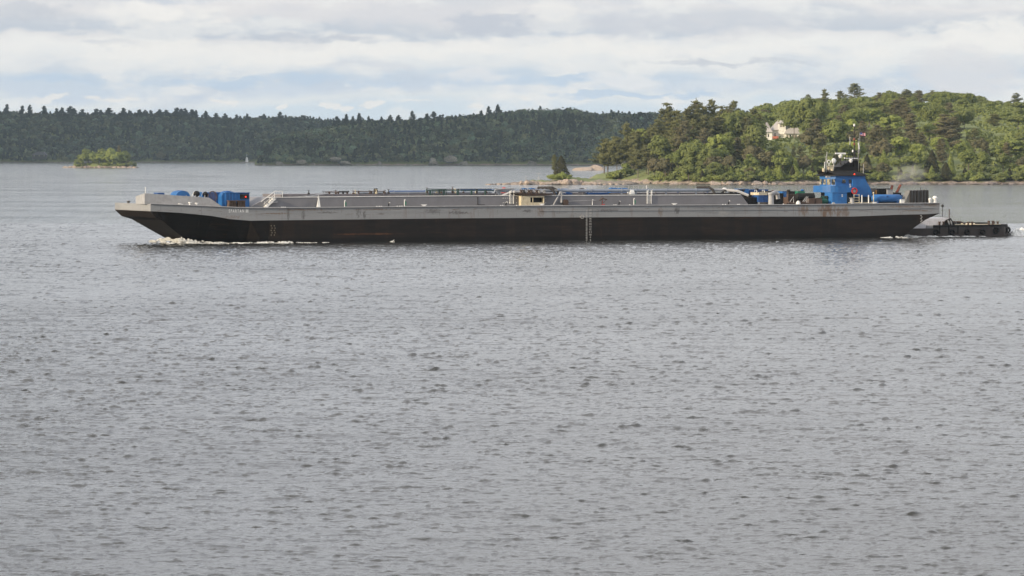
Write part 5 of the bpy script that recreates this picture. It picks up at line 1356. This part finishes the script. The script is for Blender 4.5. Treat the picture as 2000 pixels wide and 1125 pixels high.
    for px in (1683.5, 1696.5): pipe([(px, 396.5, .7), (px, 381, .7)], .085, M_white, 'rail_post')
    pipe([(1657, 396, .8), (1700, 396, .8), (1712, 397, .6)], .07, M_cream, 'deck_pipe')
    # long blue tank on saddles
    v = 2.0; u0, u1 = U(1703, v), U(1760, v); z = B(1730, 387.5, v)[1]; r = .62; b = MB()
    b.lathe((0, v, z), [(.1, u0-.02), (.42, u0+.08), (r, u0+.35), (r, u1-.35), (.42, u1-.08), (.1, u1)], 18, 'x'); tk = b.build('air_tank', M_blue, barge, True)
    b = MB()
    for u in (u0+.7, u1-.9): b.box(u, u+.2, v-.5, v+.5, dk(u)-.02, z-.3)
    b.box(u0+2.2, u0+2.5, v-.65, v-.55, z+.2, z+.4); b.build('saddle', M_dblue, barge)
    u = U(1706, 1.2); b = MB(); b.tube([(u, 1.2, dk(u)), (u, 1.2, z+.8)], .08, 7); b.ball((u, 1.2, z+.85), .14); b.build('rail_post', M_cream, barge)
    u = U(1708, .5); b = MB(); z = dk(u)-.02; b.box(u-.15, u+.15, .4, .7, z, z+.2); b.hexa([(u-.15, .5, z+.1), (u+.15, .5, z+.1), (u+.15, .7, z+.1), (u-.15, .7, z+.1), (u-.5, .5, z+.33), (u+.5, .5, z+.33), (u+.5, .7, z+.33), (u-.5, .7, z+.33)]); b.build('cleat', M_white, barge)
    # white plates behind the tank, ribbed stern screen
    boxp(1759, 1767, 390, None, 1.2, 1.2, M_white, 'stern_box')
    v = 1.0; u0, u1 = U(1766, v), U(1812, v); zt = B(1790, 372, v)[1]; zt2 = B(1812, 370.5, v)[1]; zb = dk(u0)-.03; sh = U(1778, v)
    b = MB(); b.prism([(u0, zb), (u1, zb), (u1, zt2), (sh, zt)], v, v+1.6); sc = b.build('stern_screen', paint('screen_grey', (.16, .16, .155), .7, wear=.5), barge)
    b = MB()
    for i in range(6):
        f = i/5.0; ut = sh + (u1-.1-sh)*f; ubm = u0+1.0 + (u1-.1-u0-1.0)*f; w = .13
        b.hexa([(ubm-w, v-.28, zb), (ubm+w, v-.28, zb), (ubm+w, v, zb), (ubm-w, v, zb), (ut-w, v-.2, zt+.02), (ut+w, v-.2, zt+.02), (ut+w, v, zt+.02), (ut-w, v, zt+.02)])
    b.build('rib', M_dark, barge)
    for px, py, r in ((1816, 389, .3), (1826, 386.5, .42)):
        u, z = B(px, py, .8); b = MB(); b.lathe((u, .8, dk(u)-.02), [(r*.8, 0), (r*.7, z-dk(u)-.3), (r, z-dk(u)), (r*.7, z-dk(u)+r*.6), (.05, z-dk(u)+r*.8)], 12); b.build('mooring_bitt', M_white, barge, True)
    b = MB(); u = U(1795, 17.5); b.tube([(u, 17, dk(u)), (u, 17, dk(u)+2.3)], .05, 5); b.build('rail_post', M_dark, barge)
aft_gear()

# ------------------------------------------------------------------ tug pushing in the stern notch
VC = (NV0+NV1)/2
TO = BO + eU*(L_B) + eV*VC
tug = empty('pusher_tug', TO, TH)
tag(tug, 'blue tug with black mast and radars set in the stern notch of the barge', 'tug')
OFF = (L_B, VC, 0)
def T(mb, name, mats, parent=None, smooth=False):
    o = mb.build(name, mats, None, smooth)
    o.data.transform(Matrix.Translation((-OFF[0], -OFF[1], 0)))
    o.parent = parent or tug; return o
def build_tug():
    vn = VC-4.9
    ue = U(1972, VC-3)
    us = [UN+.8, UN+2.5, UN+6, UN+12, L_B-2, ue-9, ue-4, ue-1.5, ue]
    hb = [.4, 2.6, 4.3, 4.9, 4.9, 4.9, 4.6, 3.9, 2.6]
    dz = [3.6, 3.3, 2.6, 1.7, 1.35, 1.35, 1.4, 1.45, 1.5]
    b = MB(); rr = []
    for u, h, z in zip(us, hb, dz): rr.append([(u, VC-h, z), (u, VC-h*.96, -.6), (u, VC+h*.96, -.6), (u, VC+h, z)])
    for a, c in zip(rr, rr[1:]):
        for i in range(4): j = (i+1) % 4; b.mat(1 if i == 3 else 0).add([a[i], c[i], c[j], a[j]], [(0, 1, 2, 3)])
    b.mat(0).add(rr[0], [(0, 1, 2, 3)]); b.add(rr[-1], [(0, 1, 2, 3)])
    T(b, 'hull', [paint('dark_tug_hull', (.050, .038, .034), .6, wear=.4, wcol=(.08, .06, .05)), M_dark])
    # bulwark round the low aft deck, with openings and tyres
    uu = [L_B+1.2, ue-9, ue-5, ue-2, ue-.4]; hh = [4.9, 4.9, 4.7, 4.1, 3.0]; zt = B(1900, 438.5, vn)[1]
    b = MB()
    for sgn in (-1, 1):
        for (a, ha), (c, hc) in zip(zip(uu, hh), zip(uu[1:], hh[1:])):
            b.hexa([(a, VC+sgn*ha, 1.2), (c, VC+sgn*hc, 1.2), (c, VC+sgn*(hc-.12), 1.2), (a, VC+sgn*(ha-.12), 1.2), (a, VC+sgn*(ha-.1), zt+sgn*.17), (c, VC+sgn*(hc-.1), zt+sgn*.17), (c, VC+sgn*(hc-.25), zt+sgn*.17), (a, VC+sgn*(ha-.25), zt+sgn*.17)])
    b.hexa([(ue-.4, VC-3, 1.2), (ue-.3, VC-3, 1.2), (ue-.3, VC+3, 1.2), (ue-.4, VC+3, 1.2), (ue-.4, VC-2.9, zt), (ue-.3, VC-2.9, zt), (ue-.3, VC+2.9, zt), (ue-.4, VC+2.9, zt)])
    T(b, 'bulwark', M_dark)
    b = MB(); b.tube([(a, VC-h+.05, zt-.15) for a, h in zip(uu, hh)], .12, 6); [b.box(a, a+.12, VC-5.0, VC-4.88, .5, zt-.2) for a in np.arange(uu[0]+1, ue-9, 1.6)]; T(b, 'cap_rail', M_black)
    # stern rollers / towing bed glowing brown
    b = MB(); b.lathe((0, VC-1, zt-.35), [(.5, ue-7.5), (.5, ue-5.2)], 12, 'x'); b.box(ue-12, ue-8.2, VC-3.4, VC-1, 1.35, zt+.02); b.box(ue-6.5, ue-1.6, VC-3.2, VC-1, 1.35, zt+.0); T(b, 'towing_gear', M_cream)
    b = MB(); b.box(ue-15, ue-13.6, VC-3.9, VC-2, 1.3, zt-.1); T(b, 'deck_box', M_lgrey)
    for f in (ue-1.0, ue-.1):
        b = MB(); b.torus((f, VC-3.2+(f-ue+1)*.8, .95), .42, .18, 'y', 14); T(b, 'tyre_fender', M_rubber)
    b = MB(); b.torus((ue-3.2, VC-4.5, .95), .42, .18, 'y', 14); T(b, 'tyre_fender', M_rubber)
    for k, (u, vv, h) in enumerate(((ue-13, VC-4.2, .55), (ue-7.8, VC-3.9, .5), (ue-3.9, VC-3.4, .6), (ue-2.0, VC-1.5, .45))):
        b = MB(); b.lathe((u, vv, 1.35), [(.16, 0), (.16, h+.35), (.24, h+.38), (.24, h+.5)], 8); b.lathe((u+.7, vv, 1.35), [(.16, 0), (.16, h+.35), (.24, h+.38), (.24, h+.5)], 8); T(b, 'bollard', M_brown)
    b = MB(); b.tube([(ue-12.5, VC-2.5, zt+.1), (ue-11.6, VC-2.5, zt+.45), (ue-8.4, VC-2.5, zt+.4), (ue-7.6, VC-2.5, zt+.05)], .12, 6); T(b, 'hoop', M_brown)
    for f in (ue-14, ue-11.2, ue-8.6, ue-5.8):
        b = MB(); b.torus((f, VC-5.0, .75), .36, .15, 'y', 12); T(b, 'tyre_fender', M_rubber)
    # low white house side aft of the barge, dark cowl behind it
    v = VC-3.6; u0, z1 = B(1806, 427, v); u1, _ = B(1856, 425.5, v); zb = B(1806, 446, v)[1]
    b = MB(); b.hexa([(u0-2, v, zb-.6), (u1-1.3, v, zb-.6), (u1-1.3, v+5, zb-.6), (u0-2, v+5, zb-.6), (u0-2, v, z1), (u1, v, z1+.1), (u1, v+5, z1+.1), (u0-2, v+5, z1)])
    T(b, 'aft_house', paint('white_house_paint', (.72, .71, .74), .5, wear=.5, wcol=(.3, .2, .15)))
    poly = [B(px, py, v-.3) for px, py in [(1842, 449), (1841, 441), (1844, 434), (1850, 429), (1857, 426), (1865, 439), (1872, 446), (1872, 449)]]
    b = MB(); b.prism(poly, v-.35, v+.8); T(b, 'winch_cowl', M_black)
    b = MB()
    for px in (1852, 1857): u, z = B(px, 434, v-.42); b.prism([(u-.12, z+.4), (u+.22, z+.1), (u+.25, z-.5), (u+.02, z-.2)], v-.44, v-.38)
    T(b, 'cowl_marking', M_lgrey)
    def line(pts, r, m, name, vv=v):
        b = MB(); P = []
        for px, py in pts: u, z = B(px, py, vv); P.append((u, vv, z))
        b.tube(P, r, 6); return T(b, name, m)
    line([(1854, 426), (1854, 408)], .07, M_brown, 'davit_post'); line([(1854, 411), (1871, 441)], .03, M_grey, 'stay'); line([(1856, 414), (1868, 436)], .03, M_grey, 'stay')
    line([(1841, 424), (1841, 404), (1843, 400)], .05, M_dark, 'lamp_post'); 
    b = MB(); u, z = B(1841, 402, v); b.ball((u, v, z), .22, .22, .25); T(b, 'lamp', M_dark)
    line([(1838, 424), (1854, 424.5)], .05, M_grey, 'rail'); line([(1972, 457), (1978, 453)], .18, M_grey, 'stern_roller', VC-2)
    # main blue house
    M_house = M_blue
    v = VC-3.0
    def pp(px, py, vv=v): return B(px, py, vv)
    u0 = pp(1601, 380, v+5)[0]; u1 = pp(1704, 380)[0]; zt = pp(1650, 375)[1]
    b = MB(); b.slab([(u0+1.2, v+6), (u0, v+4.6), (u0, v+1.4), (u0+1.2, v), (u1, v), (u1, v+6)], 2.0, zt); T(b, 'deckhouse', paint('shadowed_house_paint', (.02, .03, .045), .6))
    # bridge deck with curved bulwark wrapping the front
    uf = pp(1589, 370, v+3.9)[0]; zb = zt; zd = pp(1620, 363)[1]; zd2 = pp(1700, 371)[1]
    arc = [(uf+2.2-2.2*math.sin(t), v+3-3.3*math.cos(t)) for t in np.linspace(0, math.pi, 13)]
    ua = pp(1672, 370)[0]
    b = MB(); b.slab(arc + [(ua, v+6.3), (ua, v-.3)], zb-.05, zd); T(b, 'bridge_bulwark', M_house)
    b = MB(); b.prism([(ua-.6, zb-.6), (pp(1704, 385)[0], pp(1704, 385)[1]), (pp(1701, 372)[0], zd2+.1), (pp(1690, 350)[0], pp(1690, 350)[1]), (ua-.6, pp(1672, 350)[1])], v-.05, v+6.0); T(b, 'aft_bulkhead', M_house)
    # wheelhouse with window band
    vw = v+.3; w0 = B(1601, 355, vw+3.8)[0]; w1 = B(1672, 355, vw)[0]; w2 = B(1697, 362, vw)[0]; zw = B(1640, 343.5, vw)[1]; zwf = B(1605, 343, vw)[1]
    b = MB()
    body = [(w0+.9, vw), (w1+1.6, vw), (w1+1.6, vw+5.2), (w0+.9, vw+5.2), (w0, vw+3.8), (w0, vw+1.4)]
    b.slab(body, zd-.6, zw); wh = T(b, 'wheelhouse', M_house)
    # windows along the near side, the chamfer and the front
    zwb, zwt = B(1620, 360.5, vw)[1], B(1620, 350, vw)[1]
    def win(ux0, ux1, za=zwb, zb_=zwt):
        b = MB(); m = .14; pts = [(ux0, za), (ux1, za), (ux1, zb_-m), (ux1-m, zb_), (ux0+m, zb_), (ux0, zb_-m)]
        b.prism([(x, z) for x, z in pts], vw-.07, vw-.03); q = T(b, 'window_frame', M_dblue)
        b = MB(); c = .05; b.prism([(x+(c if x < (ux0+ux1)/2 else -c), z+(c if z < (za+zb_)/2 else -c)) for x, z in pts], vw-.10, vw-.075); g = T(b, 'pane', M_glass, q)
        return q
    for px0, px1 in ((1644, 1651.5), (1657, 1663), (1669, 1674), (1677, 1684)):
        sm = px0 > 1640
        win(B(px0, 355, vw)[0], B(px1, 355, vw)[0], zwb+(.18 if sm else 0)+(.12 if px0 > 1666 else 0), zwt-(0 if not sm else .02))
    for (pa, pb_), lab in ((((w0, vw+1.4), (w0+.9, vw)), 0), (((w0, vw+3.8), (w0, vw+1.4)), 1)):
        d = Vector((pb_[0]-pa[0], pb_[1]-pa[1], 0)); Ln = d.length; d.normalize(); nrm = Vector((d.y, -d.x, 0)); nrm = nrm if nrm.x < 0 or nrm.y < 0 else -nrm
        k = 2
        for i in range(k):
            a = Vector((pa[0], pa[1], 0)) + d*(Ln*(i+.14)/k); c = Vector((pa[0], pa[1], 0)) + d*(Ln*(i+.86)/k)
            b = MB(); o1, o2 = nrm*.03, nrm*.09
            b.hexa([tuple(a+o1)[:2]+(zwb,), tuple(c+o1)[:2]+(zwb,), tuple(c+o2)[:2]+(zwb,), tuple(a+o2)[:2]+(zwb,), tuple(a+o1)[:2]+(zwt,), tuple(c+o1)[:2]+(zwt,), tuple(c+o2)[:2]+(zwt,), tuple(a+o2)[:2]+(zwt,)]); T(b, 'window', M_glass)
    # visor roof
    b = MB(); vr = vw-.35
    roof = [(w0+.7, vr), (w1+1.9, vr), (w1+1.9, vw+5.6), (w0+.7, vw+5.6), (w0-.45, vw+4.0), (w0-.45, vw+1.2)]
    b.slab(roof, zw, zw+.14); T(b, 'roof', M_dark)
    b = MB(); zt1 = B(1620, 333, vw)[1]
    top = [(B(1618, 334, vw)[0], vw+1.0), (B(1672, 334, vw)[0], vw+.6), (B(1672, 334, vw)[0], vw+4.6), (B(1618, 334, vw)[0], vw+4.2)]
    b.box(B(1632, 330, vw+1)[0], B(1676, 330, vw+1)[0], vw+1.0, vw+4.4, zt1-.1, B(1650, 326, vw+1)[1]); n = 4; b.add([(roof[i][0], roof[i][1], zw+.14) for i in (0, 1, 2, 3)] + [(x, y, zt1) for x, y in top], [(0, 1, 5, 4), (1, 2, 6, 5), (2, 3, 7, 6), (3, 0, 4, 7), (4, 5, 6, 7), (3, 2, 1, 0)]); b.prism([(w0-.7, zw+.1), (w0+1.4, zw+.1), (w0+1.4, zw+.95)], vw+1.5, vw+3.9); T(b, 'roof_fairing', M_black)
    # tall dark stack block behind
    b = MB(); bu0, bu1 = B(1633, 330, vw+1.5)[0], B(1677, 330, vw+1.5)[0]; zs = B(1650, 314, vw+1.5)[1]; zs2 = B(1650, 322, vw+1.5)[1]
    b.prism([(bu0, zw), (bu1, zw), (bu1-.1, zs+.1), (bu0+2.4, zs), (bu0+.6, zs2-.4)], vw+1.5, vw+4.2)
    for k in range(4): u = bu0+1.4+k*.85; b.box(u, u+.12, vw+1.38, vw+1.5, zw+.3, zs-.3)
    T(b, 'stack', M_black)
    b = MB(); zp = zs+.35
    for k in np.linspace(bu0+1.6, bu1, 6): b.tube([(k, vw+1.5, zs-.1), (k, vw+1.5, zs+.95)], .04, 5)
    b.tube([(bu0+1.6, vw+1.5, zs+.95), (bu1, vw+1.5, zs+.95)], .04, 5); b.tube([(bu0+1.6, vw+1.5, zs+.5), (bu1, vw+1.5, zs+.5)], .035, 5); T(b, 'guard_rail', M_black)
    # mast
    vm = vw+2.6
    def mline(pts, r, m, name, vv=vm, r2=None):
        b = MB(); P = []
        for px, py in pts: u, z = B(px, py, vv); P.append((u, vv, z))
        b.tube(P, r, 7, r2); return T(b, name, m)
    mast = mline([(1669, 345), (1669, 246)], .14, M_dark, 'mast', r2=.06)
    for py, r, m in ((244.5, .16, M_white), (272, .16, M_rred), (281, .13, M_rred), (295, .12, M_white)):
        u, z = B(1668.5 if py < 290 else 1665.5, py, vm); b = MB(); b.lathe((u, vm, z), [(r*.9, -.18), (r, -.15), (r, .12), (r*.5, .2)], 10); T(b, 'mast_lamp', m)
    b = MB(); u, z = B(1668, 241, vm); b.tube([(u, vm, z-.4), (u, vm, z+.2)], .03, 5); T(b, 'mast_tip', M_dark)
    for py, w in ((262, .5), (276, .9), (296, .6), (312, 1.0)):
        u, z = B(1669, py, vm); b = MB(); b.tube([(u-w*.6, vm, z), (u+w*.6, vm, z)], .045, 5); b.tube([(u, vm-w*.6, z), (u, vm+w*.6, z)], .045, 5); T(b, 'yard', M_dark)
    mline([(1676, 330), (1676.5, 285), (1676.5, 270)], .07, M_lgrey, 'antenna', r2=.04); 
    b = MB(); u, z = B(1677, 285, vm); b.tube([(u-.05, vm, z+.5), (u+.1, vm, z-.5)], .1, 7); T(b, 'antenna_collar', M_white)
    mline([(1679, 300), (1679.5, 259)], .035, M_lgrey, 'flagstaff')
    mline([(1686, 340), (1686.8, 320)], .05, M_lgrey, 'antenna', vw+.6)
    mline([(1660, 283), (1660, 267)], .035, M_white, 'antenna')
    for px, py0, py1 in ((1611, 316, 336), (1615, 297, 336), (1613, 305, 330)): mline([(px-1, py1), (px, py0)], .06 if py0 != 305 else .035, M_white if py0 == 316 else M_lgrey, 'antenna', vw+1)
    # flag
    b = MB(); u0, zf = B(1680, 259, vm); wd, hf = .85, .48; nn = 10
    vs = []; fs = []
    for i in range(nn+1):
        for j in range(6): vs.append((u0+wd*i/nn, vm+.10*math.sin(i*1.1)*i/nn, zf - hf*j/5 - .10*i/nn*(i/nn) + .03*math.sin(i*.9)))
    ms = []
    for i in range(nn):
        for j in range(5):
            a = i*6+j; fs.append((a, a+6, a+7, a+1)); ms.append(0 if (i < 4 and j < 3) else 1+(j % 2))
    for f, m_ in zip(fs, ms): b.mat(m_).add([vs[q] for q in f], [(0, 1, 2, 3)])
    T(b, 'flag', [paint('flag_blue', (.10, .12, .35), .8), paint('flag_red', (.50, .08, .12), .8), paint('flag_white', (.7, .6, .62), .8)])
    # radars
    for px, py, wpx, vv, tilt in ((1641.5, 299.5, 21, vw+3, -.05), (1661.5, 308.5, 26, vw+1.6, -.06)):
        u, z = B(px, py, vv); w = wpx/2/12.4*1.06; b = MB()
        b.hexa([(u-w, vv-.12, z-.13+w*.02), (u+w, vv-.12, z-.13-w*.02), (u+w, vv+.12, z-.13), (u-w, vv+.12, z-.13), (u-w, vv-.1, z+.1), (u+w, vv-.1, z+.1-w*.04), (u+w, vv+.1, z+.1), (u-w, vv+.1, z+.1)]); q = T(b, 'radar', M_white)
        b = MB(); b.lathe((u, vv, z-.75), [(.18, 0), (.28, .15), (.34, .42), (.15, .6)], 12); T(b, 'gearbox', M_white, q)
        b = MB(); zb_ = B(px, 318, vv)[1] if px > 1650 else B(px, 336, vv)[1]; b.tube([(u, vv, zb_), (u, vv, z-.7)], .12, 7); T(b, 'pedestal', M_dark, q)
    # searchlights, horn, dome
    for px, py, r in ((1608.5, 332, .22), (1625, 333, .24)):
        u, z = B(px, py, vw+1.0); b = MB(); b.lathe((u, vw+1.0, z), [(r*.7, -.3), (r, -.25), (r, .2), (r*.8, .25)], 10, 'z'); T(b, 'searchlight', M_cream)
    for px, py, r in ((1628.5, 314.5, .36), (1619, 316, .26)):
        u, z = B(px, py, vw+1.4); b = MB(); b.ball((u, vw+1.4, z), r, r, r*1.25, 12, 8) if px > 1622 else b.torus((u, vw+1.4, z), r, .07, 'y', 14); b.tube([(u, vw+1.4, z-1.3), (u, vw+1.4, z-r)], .06, 6); T(b, 'satellite_dome' if px > 1622 else 'loop_antenna', M_white, None, True)
    b = MB(); u, z = B(1622, 327, vw+1.2); b.box(u-.35, u+.4, vw+1, vw+1.5, z-.3, z+.1); b.tube([(u-.6, vw+1.1, z+.2), (u+.5, vw+1.1, z+.2)], .1, 7); T(b, 'horn', M_cream)
    b = MB(); u, z = B(1616, 345.5, vw-.2); b.box(u-.3, u+.3, vw-.6, vw-.1, z-.1, z+.12); T(b, 'lamp_box', M_lgrey)
    b = MB(); u, z = B(1668, 340.5, vw-.1); b.ball((u, vw-.25, z), .13, n=8, m=6); T(b, 'port_light', M_redlamp)
    # orange raft cover on the aft roof
    b = MB(); u0, z = B(1674, 339.5, vw+.3); u1 = B(1691, 339.5, vw+.3)[0]; zz = B(1680, 342, vw)[1]
    b.hexa([(u0, vw+.1, zw+.1), (u1, vw+.1, zw-.1), (u1, vw+1.6, zw-.1), (u0, vw+1.6, zw+.1), (u0+.2, vw+.3, z), (u1-.2, vw+.3, z-.12), (u1-.2, vw+1.4, z-.12), (u0+.2, vw+1.4, z)]); T(b, 'raft_cover', M_orange)
    text_mesh('emblem', 'S', 1660.5, 362.5, .55, M_letter, tug, v=v-.33, off=(OFF[0], OFF[1], 0))
    # life ring
    u, z = B(1668, 373, v-.25); b = MB(); b.torus((u, v-.42, z), .42, .12, 'y', 22); T(b, 'life_ring', M_red)
    b = MB(); b.lathe((u, v-.40, z), [(.26, 0), (.26, .05)], 14, 'y'); T(b, 'ring_plate', M_lgrey)
    # aft boat deck machinery, exhaust pipes
    vb = VC-2.5
    def boxt(px0, px1, py, pyb, vv, dep, m, name, sl=0):
        u0, u1 = B(px0, py, vv)[0], B(px1, py, vv)[0]; z1, z0 = B(px0, py, vv)[1], B(px0, pyb, vv)[1]
        b = MB(); b.hexa([(u0, vv, z0), (u1, vv, z0), (u1, vv+dep, z0), (u0, vv+dep, z0), (u0+sl, vv, z1), (u1-sl, vv, z1), (u1-sl, vv+dep, z1), (u0+sl, vv+dep, z1)]); b.box(u0+sl-.05, u1-sl+.05, vv-.06, vv+dep, z1, z1+.06); return T(b, name, m)
    boxt(1700, 1712, 370, 400, vb, 4, paint('tan_steel', (.18, .15, .12), .7), 'engine_casing'); boxt(1714, 1742, 369, 378, vb, 3, M_black, 'towing_winch', .3); boxt(1712, 1760, 377, 430, vb+.2, 4, M_dark, 'engine_casing')
    boxt(1733, 1744, 371, 380, vb-.3, 1, M_lgrey, 'vent_box'); boxt(1760, 1768, 382, 430, vb, 2, M_dblue, 'deck_locker')
    for (a, c) in (((1737, 377), (1743, 362)), ((1748, 376), (1759, 361))):
        q1, q2 = B(a[0], a[1], vb+.5), B(c[0], c[1], vb+.5); b = MB(); b.tube([(q1[0], vb+.5, q1[1]-.5), (q2[0], vb+.5, q2[1])], .22, 10, .2); T(b, 'exhaust_pipe', M_rred)
    b = MB(); u, z = B(1710, 374, vb); b.box(u-.15, u+.1, vb-.3, vb-.1, z-.4, z+.2); T(b, 'lamp_box', M_orange)
build_tug()

# ------------------------------------------------------------------ foam
def foam_mat():
    m, nt, p = new_mat('foam')
    n = noise_n(nt, mapping(nt, (1, 1, 1)), 2.5, 6, .7)
    nt.links.new(ramp(nt, n, [(.3, (.62, .63, .62)), (.6, (.88, .88, .85))]), p.inputs['Base Color']); p.inputs['Roughness'].default_value = .7
    return m
M_foam = foam_mat()
def foam(name, pts, label, seed, qs=.10):
    """pts: (u, v, height, halfwidth) in the barge frame: ragged ridge of froth made of small faces and lumps"""
    rng = np.random.RandomState(seed); Cs = []; Ns = []; sz = []
    for (u0, v0, h0, w0), (u1, v1, h1, w1) in zip(pts, pts[1:]):
        L = math.hypot(u1-u0, v1-v0); k = int(L*((h0+h1)*1100+60))
        t = rng.rand(k); h = h0+(h1-h0)*t; w = w0+(w1-w0)*t
        u = u0+(u1-u0)*t; v = v0+(v1-v0)*t; s = rng.randn(k)*.5; ht = np.clip(1-s*s, 0.02, 1)*h*rng.rand(k)**.9*(.8+.16*np.sin(u*2.1)*np.sin(u*.9+1)+.12*np.sin(u*6.7)+.15*np.sin(u*13+v*5))
        Cs.append(np.stack([u, v+s*w, np.maximum(.03, ht)+.04], 1)); Ns.append(np.stack([rng.randn(k)*.5, s-.5, np.full(k, .8)], 1)+rng.randn(k, 3)*.35)
    C = np.concatenate(Cs); Nn = np.concatenate(Ns)
    keep = (np.sin(C[:, 0]*1.9+seed)+np.sin(C[:, 0]*4.7+C[:, 1]*3)+rng.randn(len(C))*.5 > .35) | (C[:, 2] > .3)
    V, Q = quads(C[keep], Nn[keep], qs, rng, .6)
    o = link(name, np_mesh(name, V, Q, M_foam), None, BO); o.rotation_euler[2] = TH
    return tag(o, label, 'foam', kind='stuff')
uw_ = lambda px: U(px, 0, 476)
foam('bow_foam', [(4.0, 14.0, .25, .6), (4.6, 11, .6, .7), (5.4, 7, .85, .7), (6.4, 4.4, .95, .7), (uw_(362), 3.6, .85, .7), (uw_(385), 3.2, .6, .7), (uw_(420), 2.6, .25, .7), (uw_(470), .6, .12, .5), (uw_(520), -.5, .28, .6), (uw_(560), -.6, .3, .5), (uw_(590), -.6, .06, .35), (uw_(640), -.5, .02, .2)], 'white bow wave breaking under the raked front of the barge', 1)
foam('bow_foam', [(uw_(335), 2.2, .25, .9), (uw_(400), .8, .12, .9), (uw_(470), -.8, .06, .6), (uw_(560), -1.2, .04, .4)], 'thin foam line spreading back from the bow wave', 2)
foam('side_foam', [(uw_(761), -.25, .05, .2), (uw_(768), -.3, .35, .22), (uw_(775), -.3, .05, .25)], 'small white splash against the black side of the barge', 3)
foam('stern_foam', [(uw_(1718), -.4, .05, .3), (uw_(1745), -.1, .3, .5), (uw_(1775), 1.0, .5, .9), (uw_(1805), 2.5, .25, .9), (uw_(1850), 3.4, .22, .5), (uw_(1900), 3.6, .14, .4), (uw_(1945), 3.4, .1, .4)], 'foam boiling between the barge stern and the side of the tug', 5)
foam('wake_foam', [(U(1970, 8, 460), 7, .3, 1.2), (U(1980, 8, 460), 7.5, 1.0, 2.0), (U(2005, 8, 460), 8, 1.0, 3), (U(2060, 8, 460), 9, .5, 4.5), (U(2200, 8, 460), 9, .3, 6)], 'white propeller wake trailing behind the tug', 6, .5)

# ------------------------------------------------------------------ exhaust smoke, haze, cloud
def smoke():
    m = bpy.data.materials.new('exhaust_smoke'); m.use_nodes = True; nt = m.node_tree; nt.nodes.clear()
    out = N(nt, 'OutputMaterial'); pv = N(nt, 'VolumePrincipled'); nt.links.new(pv.outputs[0], out.inputs['Volume'])
    pv.inputs['Color'].default_value = (.62, .60, .62, 1)
    tc = N(nt, 'TexCoord'); ln = N(nt, 'VectorMath', operation='LENGTH'); nt.links.new(tc.outputs['Object'], ln.inputs[0])
    n = noise_n(nt, tc.outputs['Object'], 1.9, 4, .6)
    d = mth(nt, 'MULTIPLY', mth(nt, 'SUBTRACT', 1.0, ln.outputs['Value'], clamp=True), mth(nt, 'MULTIPLY', mth(nt, 'SUBTRACT', n, .40, clamp=True), SMK))
    nt.links.new(d, pv.inputs['Density'])
    for px, py, v, r, lab in ((1752, 353, VC-2, (1.5, 1.5, 1.6), 'small grey exhaust puff just above the pipes of the tug'), (1778, 340, VC+1, (2.8, 2.5, 2.2), 'larger thin smoke cloud drifting behind the tug')):
        u, z = B(px, py, v); b = MB(); b.ball((0, 0, 0), 1, n=16, m=10); o = b.build('smoke', m)
        o.location = BO + eU*u + eV*v + Vector((0, 0, z)); o.scale = r; tag(o, lab, 'smoke', kind='stuff')
SMK = 2.2
smoke()
HAZE_D = 3.0e-5
def haze():
    m = bpy.data.materials.new('haze'); m.use_nodes = True; nt = m.node_tree; nt.nodes.clear()
    out = N(nt, 'OutputMaterial'); pv = N(nt, 'VolumePrincipled'); nt.links.new(pv.outputs[0], out.inputs['Volume'])
    pv.inputs['Color'].default_value = (.66, .84, 1.0, 1); pv.inputs['Density'].default_value = HAZE_D; pv.inputs['Anisotropy'].default_value = .2
    b = MB(); b.box(-3300, 3300, -700, 7600, -2.6, 190); o = b.build('haze', m); tag(o, 'thin pale haze over the water and the wooded shores', 'haze', kind='stuff')
haze()
def cloud():
    """cumulus bank high on the left whose shadow lies over the far hills"""
    m, nt, p = new_mat('cloud'); n = noise_n(nt, mapping(nt, (1, 1, 1)), .002, 5)
    nt.links.new(ramp(nt, n, [(.3, (.8, .81, .83)), (.7, (.9, .9, .9))]), p.inputs['Base Color']); p.inputs['Roughness'].default_value = 1
    nx, ny = 70, 44; sh = 800/math.tan(SUN_EL); cx = -SUN_DIR.x/math.cos(SUN_EL)*sh; cy = -SUN_DIR.y/math.cos(SUN_EL)*sh
    x0, x1, y0, y1 = -1500-cx, 1500-cx, 4200-cy, 6900-cy; V = []; Fc = []
    for s in (0, 1):
        for j in range(ny+1):
            for i in range(nx+1):
                a, b = i/nx*2-1, j/ny*2-1; e = max(0, 1-max(abs(a), abs(b))**6)
                x = x0+(x1-x0)*i/nx; y = y0+(y1-y0)*j/ny; f = fbm(x*.0016, y*.0016, 1, 4)
                V.append((x+120*f, y+120*f*e, 800 + (e*(150+130*f) if s else -20*e*(1+f))))
        for j in range(ny):
            for i in range(nx): q = s*(nx+1)*(ny+1)+j*(nx+1)+i; Fc.append((q, q+1, q+nx+2, q+nx+1))
    o = link('cloud', np_mesh('cloud', V, Fc, m, smooth=True)); tag(o, kind='structure')
cloud()
print('objects', len(bpy.data.objects))
